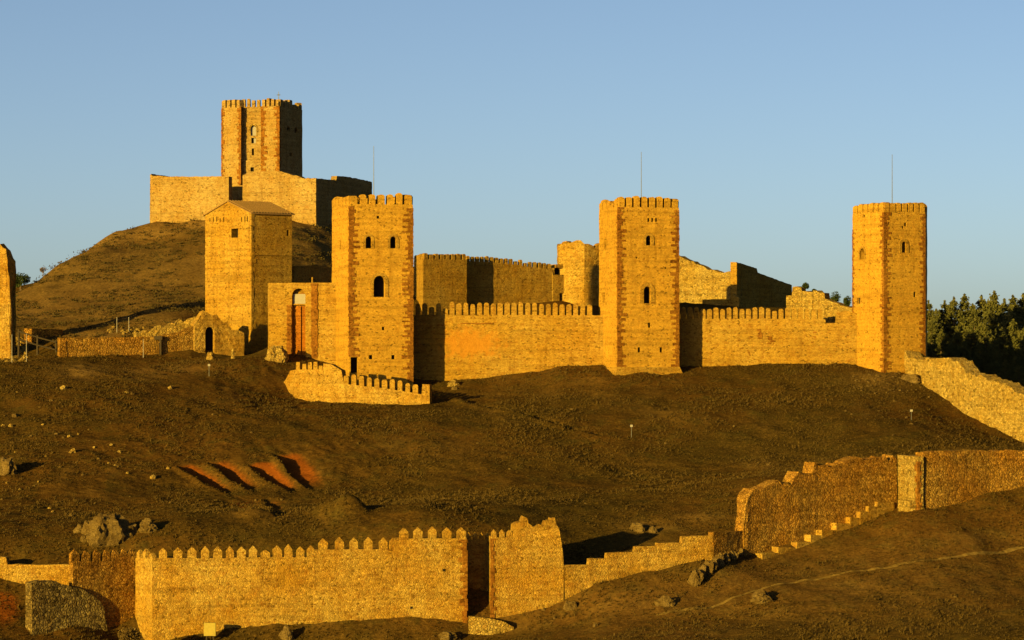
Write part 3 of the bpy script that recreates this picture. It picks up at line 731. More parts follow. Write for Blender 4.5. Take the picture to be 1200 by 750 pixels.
mesh('gallery', V, Fc, M['castle'], iw)
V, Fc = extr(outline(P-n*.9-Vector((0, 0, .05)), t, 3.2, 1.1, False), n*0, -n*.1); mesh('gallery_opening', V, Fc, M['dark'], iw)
# round ruined tower
cx, cy = X(684, 446), 446.0; rt_ = root('ruined_round_tower', (cx, cy, Z(362, 442)), 'ruined round tower with a broken top, just left of the middle front tower', 'tower')
V = []; Fc = []; N = 44; R0 = 3.95; prof = []
ring = []
zb = Z(364, 442)
for i in range(N):
    a = 2*math.pi*i/N; x = cx+R0*math.cos(a); y = cy+R0*math.sin(a); ppx = x/y*F+600
    top = np.interp(ppx, [650, 655, 660, 668, 678, 690, 697, 704, 720], [291, 285.5, 283, 284, 282.5, 285, 288, 284, 288])
    zt = Z(top, 442)+.55*mnoise.noise(Vector((x, y, 1))*1.1)+.45*mnoise.noise(Vector((x, y, 5))*2.6)
    ring.append((a, zt))
RN = 10
for i, (a, zt) in enumerate(ring):
    for k in range(RN+1):
        z = zb+(zt-zb)*k/RN; r_ = R0*(.96/math.cos(((a+.5) % (math.pi/3))-math.pi/6))**.8+.14*mnoise.noise(Vector((math.cos(a)*4, math.sin(a)*4, z*.7))); V.append((cx+r_*math.cos(a), cy+r_*math.sin(a), z))
    for k in (RN, 0):
        z = zb+(zt-zb)*k/RN; V.append((cx+(R0-1)*math.cos(a), cy+(R0-1)*math.sin(a), z))
m_ = RN+3
for i in range(N):
    j_ = (i+1) % N
    for k in range(m_): Fc.append((i*m_+k, j_*m_+k, j_*m_+(k+1) % m_, i*m_+(k+1) % m_))
mesh('masonry', V, Fc, M['rubble'], rt_)

def single(name, label, st, thick, mat, cat='wall', grp=None, **k):
    o = wall(name, st, thick, M and mat, None, loc=W(st[len(st)//2][0], st[len(st)//2][2], st[len(st)//2][1]), **k)
    return setp(o, label, cat, grp, 'thing')
single('back_wall', 'bright ruined rampart sloping down behind and right of the middle tower', [(786, 486, 365, 297), (797, 485, 365, 301), (812, 483.5, 365, 307), (828.5, 482, 365, 315), (845, 480, 365, 319), (863, 478, 365, 319)], 1.4, 'pale', jag=.15)
single('dark_wall', 'dark unlit wall with a stepped sloping top, facing away from the sun', [(863.5, 477.5, 365, 307), (887, 484, 365, 314.5), (888, 484.3, 365, 319.5), (928, 495, 365, 334)], 1.1, 'castle', jag=.06)
single('low_inner_wall', 'low brown wall in front of the dark unlit wall', [(823, 472, 365, 351), (840, 471, 365, 350.5), (857, 470.6, 365, 350.5), (858, 470.5, 365, 344), (866, 470, 365, 349)], .8, 'castle')
single('ruined_stepped_wall', 'bright broken wall stepping down towards the polygonal tower', [(921.5, 408.5, 385, 346.5), (928, 408, 385, 346.5), (928.6, 408, 385, 336.5), (939, 407.3, 385, 337), (940, 407.3, 385, 341.5), (952, 406.3, 385, 342.8), (953, 406.3, 385, 341), (966, 405, 385, 342.3), (967, 405, 385, 349), (982, 403.6, 385, 356.5), (1003, 402, 385, 362)], 1.3, 'pale', jag=.18, rough=.1)
single('shaded_court_wall', 'dark unlit wall above the blocked gate wall', [(345, 424, 350, 312), (366, 428.5, 350, 311), (388, 434, 350, 313)], 1.0, 'castle', jag=.05)

# ------------------------------------------------------------------ keep
A, B, Bi, Ci, C, D, E = pl(259.6, 503.5), pl(282, 500.0), pl(282.5, 500.9), pl(305.6, 500.6), pl(306.2, 499.9), pl(327.3, 498.6), pl(354.3, 507)
cor = [A, B, Bi, Ci, C, D, E, pl(330, 516), pl(272, 514)]
kp, kb, z0, z1 = tower('keep_tower', 'tall lone keep on the hilltop with a recessed bay and one side in deep shade', cor, 228, 124, 5, 'keep', 'tower')
cs = openings(kb, kp, Bi, Ci, [(297, 159, 6.6, 12, True, .25), (297.2, 168, 5.5, 6.5, False, 0), (296.3, 182, 2.6, 8, False, 0), (295.5, 201, 4, 5, False, 0)], 'pale')
cs += openings(kb, kp, D, E, [(338, 153, 3, 5, True, 0), (347, 156, 3, 7, True, 0), (341, 183, 2.5, 4, False, 0)])
cut(kb, cs)
# pale boards added to stand for sky seen through the two upper openings
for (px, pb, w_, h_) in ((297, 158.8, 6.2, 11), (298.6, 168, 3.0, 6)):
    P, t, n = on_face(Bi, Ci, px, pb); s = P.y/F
    V, Fc = extr(outline(P, t, w_*s, h_*s, h_ > 8), -n*.30, -n*.36); mesh('sky_board', V, Fc, M['white'], kp)
quoin(kp, A, cor[-1], B, z0, z1, .5, .7, 'quoin', .05, .5); quoin(kp, B, A, Bi, z0, z1, .8, .3, 'quoin', .05, .5)
quoin(kp, C, Ci, D, z0, z1, .3, 1.0, 'quoin', .05, .45); quoin(kp, D, C, E, z0, z1, .9, .5, 'quoin', .05, .45)
for p, q, n_ in ((A, B, 4), (Bi, Ci, 4), (C, D, 4), (D, E, 5), (E, cor[7], 6), (cor[7], cor[8], 8), (cor[8], A, 6)): face_merlons(kp, p, q, z1, n_, 1.25, .9, .66, 'flat', 'keep')
V = []; Fc = []; q = W(326.5, 121, 501); tube(V, Fc, q, q+Vector((0, 0, 1.9)), .07, .04, 6); bb(V, Fc, q, Vector((1, 0, 0)), Vector((0, 1, 0)), .28, .05, q.z+1.3, q.z+1.42); mesh('weathervane', V, Fc, M['metal'], kp)

single('keep_wall', 'broad pale outer wall left of the keep on the hilltop', [(176.8, 488.5, 275, 204), (178, 488.4, 275, 206), (200, 487, 270, 207), (230, 485.5, 265, 207), (268, 483.5, 262, 206.5)], 1.2, 'keep', jag=.06, rough=.05, dig=2.5)
single('keep_wall', 'pale outer wall below the keep with a dip at its right end', [(284.3, 484, 262, 205), (288, 483.8, 262, 203), (305, 483, 262, 201), (327, 481.5, 262, 200.5), (340, 481, 262, 204), (354, 480, 262, 208.5), (370.3, 479, 262, 209.5)], 1.2, 'keep', jag=.12, rough=.06, dig=2.5)
single('keep_wall', 'black shaded outer wall running back from the pale wall below the keep', [(370.6, 479.2, 268, 209), (386, 483.5, 268, 210.5), (394, 486, 268, 211), (395, 486.3, 268, 206), (410, 491, 268, 207.5), (436, 499, 268, 213)], 1.0, 'keep', jag=.08, dig=3)
single('keep_wall', 'small brown wall set back in the gap under the keep', [(264, 494, 260, 218), (276, 493, 260, 217.5), (290, 492, 260, 217)], .8, 'keep')
single('keep_wall', 'thin end of a wall rising at the far left corner under the keep', [(181, 503, 270, 204.5), (190, 506, 270, 205.5), (204, 511, 270, 207.5)], .8, 'keep')

# ------------------------------------------------------------------ ruin arch, low walls at the upper left
st = [(252.5, 401.2, 420, 384), (262, 400.5, 420, 388), (274, 400, 420, 391), (286, 399.6, 420, 391.5)]
ra = root('ruined_arch', W(246, 418, 401.5), 'broken stone archway with a dark round-headed opening at the foot of the tower house', 'ruined arch')
st0 = [(228, 402.6, 420, 386), (233, 402.9, 420, 374), (238, 403.2, 420, 368), (246, 403.6, 420, 367), (254, 404, 420, 370.5), (262, 404.5, 420, 376), (272, 405, 420, 383), (276, 405.2, 420, 390), (286, 405.8, 420, 391)]
ab = wall('masonry', st0, 1.3, 'rubble', ra, jag=.6, rough=.12, sub=.4)
P, t, n = on_face(pl(228, 402.6), pl(276, 405.2), 246, 417); s = P.y/F
cut(ab, [extr(outline(P-Vector((0, 0, .4)), t, 11.5*s, 34*s+.4, True), n*.6, -n*1.0)])
V, Fc = extr(outline(P, t, 11*s, 33*s, True), -n*.75, -n*.9); mesh('opening', V, Fc, M['dark'], ra)  # near-black pane closing the arch, painted as the unlit room behind
single('low_wall', 'long low brown wall beside the broken stone archway', [(70, 394.5, 420, 396), (110, 396.6, 420, 396), (150, 398.7, 420, 395), (185, 400.6, 420, 394), (210, 402, 420, 389), (230, 403, 420, 381)], .9, 'rough', jag=.1, rough=.08)
single('rubble_wall', 'pale tumbled rubble wall rising to the broken stone archway', [(160, 403.5, 410, 391), (180, 404.3, 410, 386), (200, 405, 410, 380), (215, 405.3, 410, 375), (233, 405.3, 410, 371)], 1.6, 'pale', jag=.4, rough=.2)
single('terrace_wall', 'short brown retaining wall under the hill near the wooden fence', [(28, 407, 405, 385), (50, 406.7, 405, 385.5), (72, 406.5, 405, 386)], .8, 'rough', jag=.08)
lp = root('ruined_wall_end', W(4, 392, 400), 'tall ruined masonry pier cut off by the left picture edge', 'ruin')
o = wall('masonry', [(-16, 400, 430, 288), (4, 399.6, 430, 290), (7, 399.5, 430, 292.5), (8.2, 399.5, 430, 298), (9.2, 399.4, 430, 305), (9.6, 399.4, 430, 318), (11, 399.3, 430, 326), (12, 399.3, 430, 350), (13, 399.3, 430, 368)], 1.6, 'rubble', lp, jag=.6, rough=.16, sub=.35)

# ------------------------------------------------------------------ lower town wall
lw = [(178.5, 296, 757, 654), (250, 296.6, 756, 654), (300, 297, 755, 653), (367, 297.8, 752, 652.5), (368, 297.8, 752, 644), (463, 299, 750, 643.5), (464, 299, 750, 631), (546.5, 300, 748, 630.5)]
pxs = [191, 208.5, 225, 240.5, 255, 269.3, 283, 296.5, 311, 325, 338, 352, 364.5, 379, 398, 415, 432, 449.5, 461, 473.5, 490, 507, 524, 541]
l1, lm1 = walled('town_wall', 'longest crenellated rubble wall in the foreground, its top stepping up to the right', lw, 1.5, 'rubble', pxs, .86, .6, 1.2, 'pointed', jag=.03, rough=.07)
cs = []
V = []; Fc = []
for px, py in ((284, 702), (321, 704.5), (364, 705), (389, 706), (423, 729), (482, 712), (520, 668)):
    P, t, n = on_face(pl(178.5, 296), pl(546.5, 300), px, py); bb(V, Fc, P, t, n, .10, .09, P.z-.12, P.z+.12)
mesh('putlog_hole', V, Fc, M['dark'], l1)  # dark blocks on the face, painted in for the shade of the holes
a_, b_ = pl(546.5, 300), pl(547.5, 301.6)
quoin(l1, a_, pl(300, 297), b_, Z(748, 300), Z(632, 300), .65, .5, 'quoin', .08, .5)
# left-facing buttress face and the receding stretch left of it
bt2 = [(158.5, 300.3, 757, 654), (179, 296.2, 757, 654)]
l2, lm2 = walled('wall_buttress', 'bright sunlit side of a projecting turret on the foreground wall', bt2, 1.2, 'rubble', [161.5, 168.5, 175.5], .75, .5, 1.0, 'pointed', jag=.03, rough=.04)
st = [(85.5, 296, 757, 658), (122, 298.2, 757, 657.5), (158.3, 300.4, 757, 657)]
l3, lm3 = walled('town_wall', 'short dim crenellated stretch of foreground wall left of the bright turret', st, .75, 'rough', [88.5, 101, 113.8, 125, 135.5, 145.5, 154.5], .92, .45, 1.15, 'pointed', jag=.03, rough=.08)
st = [(-60, 300.5, 757, 660), (-2, 300.4, 757, 652), (7, 300.3, 757, 653), (9, 300.3, 757, 661.5), (45, 300.2, 757, 662), (88, 300, 757, 661.5)]
l4 = single('town_wall', 'low sunlit wall without battlements at the lower left corner', st, 1.0, 'rubble', jag=.05)
# dark stub wall
st = [(37.5, 292.95, 770, 683), (55, 293.95, 770, 682), (72, 294.95, 770, 684), (86, 295.75, 770, 688), (100, 296.55, 770, 694), (110, 297.10, 770, 698), (118, 297.55, 770, 704), (122, 297.75, 770, 712), (125, 297.95, 770, 730), (128, 298.10, 770, 755)]
single('stub_wall', 'dark rough ruined wall stub with a bright left edge at the lower left', st, 1.25, 'grey_rubble', jag=.25, rough=.07, sub=.35)
# recessed gate bay
st = [(540, 303.4, 750, 633), (582, 303.4, 745, 633)]
l5, _ = walled('recessed_wall', 'black shaded wall set back in the slot of the foreground wall', st, .8, 'rubble', [549, 556.5, 564, 571], .5, .4, .9, 'pointed')
# ruined right tower of the bay
st = [(575.8, 300.900, 735, 630), (601, 301.200, 728, 630), (602, 301.212, 728, 618), (606, 301.259, 728, 614), (611, 301.319, 726, 612), (614, 301.355, 726, 606.5), (618, 301.402, 725, 607.5), (619.5, 301.420, 725, 613), (625, 301.485, 724, 616), (631, 301.557, 720, 614.5), (636, 301.616, 719, 616), (639, 301.652, 718, 610), (645, 301.723, 716, 609.5), (646, 301.735, 715, 606), (650, 301.783, 715, 607), (652, 301.807, 713, 615), (655, 301.842, 712, 618), (657, 301.866, 711, 629), (659.5, 301.896, 709, 645), (660.5, 301.908, 708, 661)]
l6, _ = walled('ruined_tower_wall', 'ruined crenellated tower wall with a jagged broken top right of the black slot', st, 1.9, 'rubble', [579, 588.5, 597], .55, .5, .9, 'pointed', jag=.30, rough=.03)
quoin(l6, pl(575.8, 300.9), pl(572, 302.9), pl(601, 301.2), Z(738, 301), Z(631, 301), .4, .45, 'quoin', .06, .45)
# low stepped wall
st = [(660.8, 302, 712, 662), (690, 302.7, 697, 662), (690.6, 302.7, 697, 655), (711, 303.2, 688, 654.5), (711.6, 303.2, 688, 648), (744, 304, 678, 647), (744.6, 304, 678, 640.5), (770, 304.5, 673, 640), (770.6, 304.5, 673, 636.5), (799, 305.2, 667, 636), (799.6, 305.2, 667, 629), (835, 306, 660, 627.5)]
single('stepped_wall', 'low rubble wall with stepped top climbing right from the jagged tower wall', st, .9, 'rubble', jag=.05, rough=.08)
st = [(836, 306, 660, 623.5), (852, 307.4, 658, 623.5), (871, 309.2, 655, 622.5)]
single('short_wall', 'short grey brown wall joining the stepped wall to the tall rough wall', st, .7, 'rough', jag=.04)
# tall rough wall
st = [(871.5, 309.00, 655, 612), (873, 309.07, 655, 600), (876, 309.18, 655, 588), (880, 309.53, 655, 578), (894, 310.50, 650, 574.5), (905, 311.24, 648, 567), (912, 311.68, 645, 564), (927, 312.58, 640, 564), (931, 312.80, 640, 558), (936, 313.10, 637, 552), (941, 313.48, 635, 556), (952, 314.22, 632, 555), (955, 314.37, 630, 546), (959, 314.67, 630, 543.5), (981, 315.93, 620, 546), (987, 316.31, 618, 543.5), (1005, 317.43, 608, 537.5), (1029, 318.92, 598, 536), (1051, 320.26, 590, 538)]
single('rough_wall', 'tall rough ruined wall with a ragged top and bright broken left end', st, 1.7, 'rough', jag=.38, rough=.05, sub=.35)
V = []; Fc = []
for i in range(13):
    P = W(988+1.2*math.sin(i*1.3)-i*.15, 612-i*5.3, 315.9); P.y += .0; bb(V, Fc, P, Vector((.81, .59, 0)), Vector((.59, -.81, 0)), .13+.05*math.sin(i*2.1), .36, P.z-.26, P.z+.26)

V = []; Fc = []
# turret + right stretch
A, B, C = pl(1051, 320.6), pl(1075.5, 315.8), pl(1082, 316.0); D = pl(1083, 321)
tr, tb, z0, z1 = tower('wall_turret', 'bright small square turret at the right end of the rough ruined wall', [A, B, C, D], 597, 535, 1, 'pale', 'turret', rough=.08)
quoin(tr, B, A, C, z0-.5, z1-.5, .5, .4, 'quoin', .06, .5)
V = []; Fc = []; P, t, n = on_face(A, B, 1066, 592); bb(V, Fc, P+n*.15, t, n, 1.5, .5, P.z-2, P.z+.5); mesh('plinth', V, Fc, M['pale'], tr)
st = [(1081.5, 316.2, 600, 531), (1095, 316.8, 596, 529.5), (1110, 317.6, 592, 528), (1130, 318.9, 588, 528.5), (1160, 320.8, 582, 528), (1200, 322.4, 575, 528.5), (1260, 325, 568, 529)]
single('rough_wall', 'rough wall running off the right picture edge beside the bright turret', st, 1.4, 'rough', jag=.15, rough=.05, sub=.4)
# stair-stepped footing
steps = [(893, 652, 648), (912, 646.5, 641.5), (934, 640, 635), (950, 633, 627), (963, 627, 621.5), (980, 619, 613.5), (996, 612, 606.5), (1008, 605, 599.5), (1018, 599, 593.5), (1028, 593, 588), (1048, 0, 0)]
st = []
for i in range(len(steps)-1):
    a, b = steps[i][0], steps[i+1][0]
    Ya = 308.6+(a-893)*.072; Yb = 308.6+(b-893)*.072
    st += [(a+.3, Ya, steps[i][1]+9, steps[i][2]), (b, Yb, steps[i][1]+8, steps[i][2]+.3)]
single('stepped_footing', 'low stair-stepped stone footing climbing along the base of the tall rough wall', st, 1.0, 'rubble', jag=.08, rough=.06)
# ledge by the slot
single('stone_ledge', 'short bright sloping stone ledge below the black slot', [(549, 298.6, 748, 722.5), (570, 298.6, 746, 724), (590, 298.8, 742, 728), (602, 299, 740, 735)], .8, 'pale', jag=.03)
# rampart right of the polygonal tower
st = [(1054.5, 392.5, 442, 414), (1060, 391.8, 444, 411), (1064, 391, 447, 418), (1072, 389.6, 452, 421), (1085, 387.2, 459, 420), (1110, 382.6, 475, 419.5), (1122, 380.4, 482, 424), (1132, 378.8, 488, 436), (1150, 375.8, 499, 441.5), (1175, 372.2, 510, 449), (1200, 369, 520, 464), (1250, 364, 532, 480)]
single('ruined_rampart', 'pale ragged ruined rampart descending right from the polygonal tower before the pines', st, 2.2, 'pale', jag=.3, rough=.2, sub=.45)

# ------------------------------------------------------------------ stones
def rock_data(k, mat='rock', sharp=.5):
    bm = bmesh.new(); bmesh.ops.create_icosphere(bm, subdivisions=4, radius=1)
    r = random.Random(k)
    pl_ = [(Vector((r.uniform(-1, 1), r.uniform(-1, 1), r.uniform(-.4, 1))).normalized(), r.uniform(.55, .85)) for _ in range(9)]
    for v in bm.verts:
        for n, d in pl_:
            e = v.co.dot(n)-d
            if e > 0: v.co -= n*e
        nn = v.co.normalized(); q = Vector((v.co.x, v.co.y, v.co.z*2))
        v.co += nn*(.16*(.5-abs(mnoise.noise(q*2.2+Vector((k*3, 0, 0)))))*1.6+.09*(.5-abs(mnoise.noise(q*5.5+Vector((k*3, 2, 0)))))*1.6)
        v.co += nn*(.20*mnoise.noise(v.co*1.8+Vector((k, 0, 0)))+.13*abs(mnoise.noise(v.co*4+Vector((0, k, 0))))+.05*mnoise.noise(v.co*9))
    me = bpy.data.meshes.new('stone'); bm.to_mesh(me); bm.free(); me.materials.append(M[mat]); return me
RK = [rock_data(k) for k in range(6)]
RKP = [rock_data(k, 'pale') for k in range(6)]
def rock(name, p, w, h, label, cat='stone', group=None, k=None, dpt=None, rz=None):
    o = bpy.data.objects.new(name, RK[random.randrange(6) if k is None else k]); COL.objects.link(o)
    o.location = (p.x, p.y, p.z+h*.08); o.rotation_euler = (0, 0, random.uniform(0, 6.28) if rz is None else rz)
    o.scale = (w/2/.85, (dpt or w)/2/.85, h/2/.7); return setp(o, label, cat, group, 'thing')
SMALL = [(67,455),(75,456),(149,461),(155,462),(3,499),(13,500),(66,509),(82,512),(92,509),(31,523),(130,522),(54,535),(116,538),(135,546),(128,543),(97,557),(45,565),(24,574),(40,570),(62,600),(58,596),(83,605),(197,549),(50,498),(18,488),(110,525),(140,530),(70,548),(18,530),
  (622,437),(597,550),(741,556),(686,590),(664,706),(637,715),(650,725),(1170,748),(900,545),(896,541),(888,543),(742,617),(1062,490),(1068,497),(1048,470),(300,587),(330,586),(295,507),(460,495),(250,486),
  (985,720),(1120,700),(955,735),(1085,640),(700,655-2),(540,745),(508,746),(8,566),(36,512),(150,555),(85,530),(60,470),(20,460),(200,455),(1010,455),(930,470),(860,500),(780,520),(670,480),(560,520),(480,545),(520,585),(640,610),(420,520),(470,610),(230,610),(200,590),(180,560)]
for i, (px, py) in enumerate(SMALL):
    p = raycast(px, py)
    if p is None: continue
    s = p.y/F; w = random.choice((3, 3.5, 4, 5, 7))*s if px < 210 else random.uniform(2, 3.8)*s
    rock('stone', p, w, w*random.uniform(.5, .8), 'small pale stone lying loose on the brown slope', 'stone', 'small stones scattered on the slope').data = (RKP if px < 210 and i % 3 else RK)[i % 6]
# smaller chips on the upper hill and around: same kind
for i in range(70):
    if i < 30: px, py = random.uniform(25, 235), random.uniform(285, 380)
    elif i < 50: px, py = random.gauss(70, 45), random.uniform(470, 600)
    else: px, py = random.uniform(980, 1110), random.uniform(436, 520)
    p = raycast(px, py)
    if p is None: continue
    w = random.uniform(1.6, 3.2)*p.y/F
    rock('stone', p, w, w*random.uniform(.4, .7), 'small pale stone lying loose on the brown slope', 'stone', 'small stones scattered on the slope')
def bigrock(px, py, wpx, hpx, label, k=None, name='boulder', d=.9):
    p = raycast(px, py); s = p.y/F; return rock(name, p, wpx*s, hpx*s*1.15, label, 'boulder', None, k, wpx*s*d, random.uniform(-.4, .4))
bigrock(6, 552, 24, 20, 'pale boulder on the slope at the left picture edge', 0)
bigrock(120, 631, 42, 31, 'biggest rock outcrop on the slope above the dim stretch of foreground wall', 1, 'rock_outcrop')
bigrock(142, 627, 34, 22, 'broken shoulder of rock against the right side of the biggest rock outcrop', 4); bigrock(107, 626, 17, 17, 'grey rock leaning on the left foot of the biggest rock outcrop', 2)
bigrock(93, 624, 10, 9, 'small rock two steps left of the biggest rock outcrop', 4)
bigrock(174, 620, 21, 12, 'flat rock lying right of the biggest rock outcrop', 3)
bigrock(100, 633, 9, 6, 'small rock lowest below the biggest rock outcrop', 5)
bigrock(893, 703, 24, 11, 'single pale boulder below the thin path', 3)
bigrock(781, 708, 20, 10, 'flat pale boulder on the slope below the stepped wall', 4)
bigrock(669, 712, 13, 9, 'boulder at the right foot of the jagged tower wall', 0)
bigrock(697, 734, 5, 5, 'whitish stone on the slope near the bottom edge', 1)
bigrock(748, 622, 16, 10, 'pale rock on the bank behind the stepped wall', 2)
bigrock(766, 624, 9, 7, 'small rock on the bank beside a larger pale rock behind the stepped wall', 5)
bigrock(336, 748, 13, 14, 'round grey boulder at the foot of the longest foreground wall', 4)
bigrock(522, 748, 20, 9, 'rubble stone at the foot of the longest foreground wall near its right end', 1)
bigrock(247, 421, 9, 9, 'pale broken stone in front of the broken archway', 2).data = RKP[2]; bigrock(273, 420, 5, 11, 'upright pale stone near the corner of the tower house', 3, d=.6).data = RKP[3]
bigrock(322, 421, 24, 17, 'big pale rock at the left foot of the blocked gate wall', 1).data = RKP[1]
bigrock(500+32, 452, 14, 6, 'orange rock in the shade beside the barbican end', 3).data = RKP[3]; bigrock(533, 456, 6, 4, 'small pale rock beside the barbican end', 0)
bigrock(1068, 446, 20, 8, 'low rock at the foot of the polygonal tower', 2)
# tumbled stones of the fallen wall piece
tum = [(815, 682, 12, 20), (822, 675, 9, 16), (829, 671, 10, 15), (836, 667, 9, 14), (843, 662, 11, 15), (851, 659, 9, 13), (858, 655, 9, 12), (866, 651, 8, 11)]
fr = root('fallen_masonry', raycast(840, 665), 'leaning row of tumbled stones below the short grey brown wall', 'rubble')
for i, (px, py, w, h) in enumerate(tum):
    p = raycast(px, py); s = p.y/F
    o = bpy.data.objects.new('block', RK[i % 6]); COL.objects.link(o); o.parent = fr
    o.location = Vector((p.x, p.y, p.z+h*s*.25))-origin(fr); o.rotation_euler = (0, .3, .5); o.scale = (w*s*.55, w*s*.8, h*s*.6)
# rubble heap at the left edge and on the pale rubble wall
def heap(name, label, box, n, wr, mat='pale', par=None):
    V = []; Fc = []
    for i in range(n):
        px, py = random.uniform(box[0], box[1]), random.uniform(box[2], box[3]); p = raycast(px, py) if len(box) < 5 else None
        if box[4:]: p = W(px, py, random.uniform(box[4], box[5]))
        if p is None: continue
        w = random.uniform(*wr)*p.y/F; me = RK[random.randrange(6)]; a = random.uniform(0, 6.28); ca, sa = math.cos(a), math.sin(a); b = len(V); h = random.uniform(.5, .9)
        for v in me.vertices:
            c = v.co; V.append((p.x+(c.x*ca-c.y*sa)*w*.6, p.y+(c.x*sa+c.y*ca)*w*.6, p.z+c.z*w*.6*h))
        Fc += [tuple(b+k for k in f.vertices) for f in me.polygons]
    o = mesh(name, V, Fc, M[mat], None, loc=V[0]); return setp(o, label, 'rubble', None, 'stuff')
heap('rubble', 'heap of pale broken stones below the ruined pier at the left edge', (-10, 32, 396, 424), 110, (3.5, 7.5))
heap('rubble', 'band of loose pale stones along the hill foot above the long low wall', (125, 232, 384, 392), 60, (2.5, 5.5))
heap('rubble', 'scree of pale stones under the foot of the polygonal tower', (1000, 1085, 437, 462), 90, (1.2, 3.0), 'rock')

# ------------------------------------------------------------------ fences, posts, panel
def stick(name, px, y0, y1, label, r=.06, mat='wood', grp=None, cat='post'):
    p = raycast(px, y1); V = []; Fc = []; h = (y1-y0)*p.y/F
    tube(V, Fc, p-Vector((0, 0, .3)), p+Vector((0, 0, h)), r, r*.8, 7)
    return setp(mesh(name, V, Fc, M[mat], None, loc=p), label, cat, grp, 'thing')
stick('post', 14, 392, 425, 'pale thin post before the ruined pier', .045, 'white'); stick('post', 31, 391, 424, 'pale thin post right of the rubble heap', .045, 'white')
stick('post', 137, 372, 390, 'thin pole on the bank above the long low wall, the nearer to the wooden fence', .05, 'white'); stick('post', 151, 372, 390, 'thin pole on the bank above the long low wall, the nearer to the tower house', .05, 'white')
stick('post', 168, 397, 419, 'thin pale pole in front of the long low wall beside the small wooden frame', .05, 'white')
fn = root('rail_fence', W(45, 412, 399), 'dark wooden rail fence on rough ground beside the rubble heap', 'fence')
tops = []
for px, y0, y1 in ((22, 386, 409), (44, 393, 416), (66, 399, 421)):
    p = W(px, y1, 398.5); V = []; Fc = []; h = (y1-y0)*p.y/F
    tube(V, Fc, p-Vector((0, 0, 1.2)), p+Vector((0, 0, h)), .16, .14, 7); mesh('post', V, Fc, M['wood'], fn); tops.append((p, h))
for f in (.9, .5):
    V = []; Fc = []
    for (a, ha), (b, hb_) in zip(tops, tops[1:]): tube(V, Fc, a+Vector((0, -.12, ha*f)), b+Vector((0, -.12, hb_*f)), .11, .10, 6)
    mesh('rail', V, Fc, M['wood'], fn)
pf = root('wooden_frame', W(183, 418, 400.5), 'small dark upright frame standing before the long low wall', 'frame')
for px in (179, 188):
    p = W(px, 418, 400.5); V = []; Fc = []; bb(V, Fc, p, Vector((1, 0, 0)), Vector((0, 1, 0)), .13, .13, p.z-.5, p.z+2.2); mesh('post', V, Fc, M['wood'], pf)
p = W(183.5, 418, 400.5); V = []; Fc = []; bb(V, Fc, p, Vector((1, 0, 0)), Vector((0, 1, 0)), .75, .15, p.z+2.203, p.z+2.7); mesh('crossbeam', V, Fc, M['wood'], pf)
def flood(px, py, label, h=1.3):
    p = raycast(px, py); rt = root('floodlight_post', p, label, 'floodlight', 'floodlight posts on the slope'); V = []; Fc = []
    tube(V, Fc, p-Vector((0, 0, .3)), p+Vector((0, 0, h)), .035, .03, 6); mesh('post', V, Fc, M['metal'], rt)
    V = []; Fc = []; bb(V, Fc, p, Vector((1, 0, 0)), Vector((0, 1, 0)), .15, .12, p.z+h-.02, p.z+h+.24); mesh('lamp_head', V, Fc, M['white'], rt)
flood(740, 513, 'little white floodlight on a thin post alone on the middle slope'); flood(245, 441, 'little white floodlight on a thin post below the broken archway'); flood(1068, 493, 'little white floodlight on a thin post below the pale ragged rampart', 1.1)
ip = root('info_panel', W(246, 752, 294.6), 'cream panel on short posts before the longest foreground wall', 'panel')
for px in (242, 250):
    p = W(px, 752, 294.6); V = []; Fc = []; bb(V, Fc, p, Vector((1, 0, 0)), Vector((0, 1, 0)), .06, .05, p.z-.5, p.z+.7); mesh('post', V, Fc, M['wood'], ip)
a = W(239, 745, 294.5); V = []; Fc = []; c = W(246, 745, 294.5); bb(V, Fc, c, Vector((1, 0, 0)), Vector((0, 1, 0)), .56, .22, c.z, c.z+1.25); mesh('panel', V, Fc, M['panel'], ip)

# ------------------------------------------------------------------ trees
def leaf_cloud(pts, size, aniso=1.0, seed=0):
    """one small bent quad per point -> arrays"""
    r = np.random.default_rng(seed); n = len(pts)
    u = r.normal(size=(n, 3)); u /= np.linalg.norm(u, axis=1)[:, None]
    w = r.normal(size=(n, 3)); w -= (w*u).sum(1)[:, None]*u; w /= np.linalg.norm(w, axis=1)[:, None]
    s = size*r.uniform(.6, 1.3, n)[:, None]
    V = np.stack([pts-u*s-w*s*.35, pts+u*s*.2-w*s*.5, pts+u*s+w*s*.1, pts-u*s*.1+w*s*.5], 1).reshape(-1, 3)
    return V, np.arange(4*n).reshape(-1, 4)
def quadmesh(name, V, Q, mat):
    me = bpy.data.meshes.new(name); me.vertices.add(len(V)); me.vertices.foreach_set('co', V.astype(np.float32).ravel())
    k = Q.shape[1]
    me.loops.add(Q.size); me.loops.foreach_set('vertex_index', Q.astype(np.int32).ravel()); me.polygons.add(len(Q)); me.polygons.foreach_set('loop_start', np.arange(0, Q.size, k, dtype=np.int32))
    me.update(calc_edges=True); me.materials.append(mat); return me
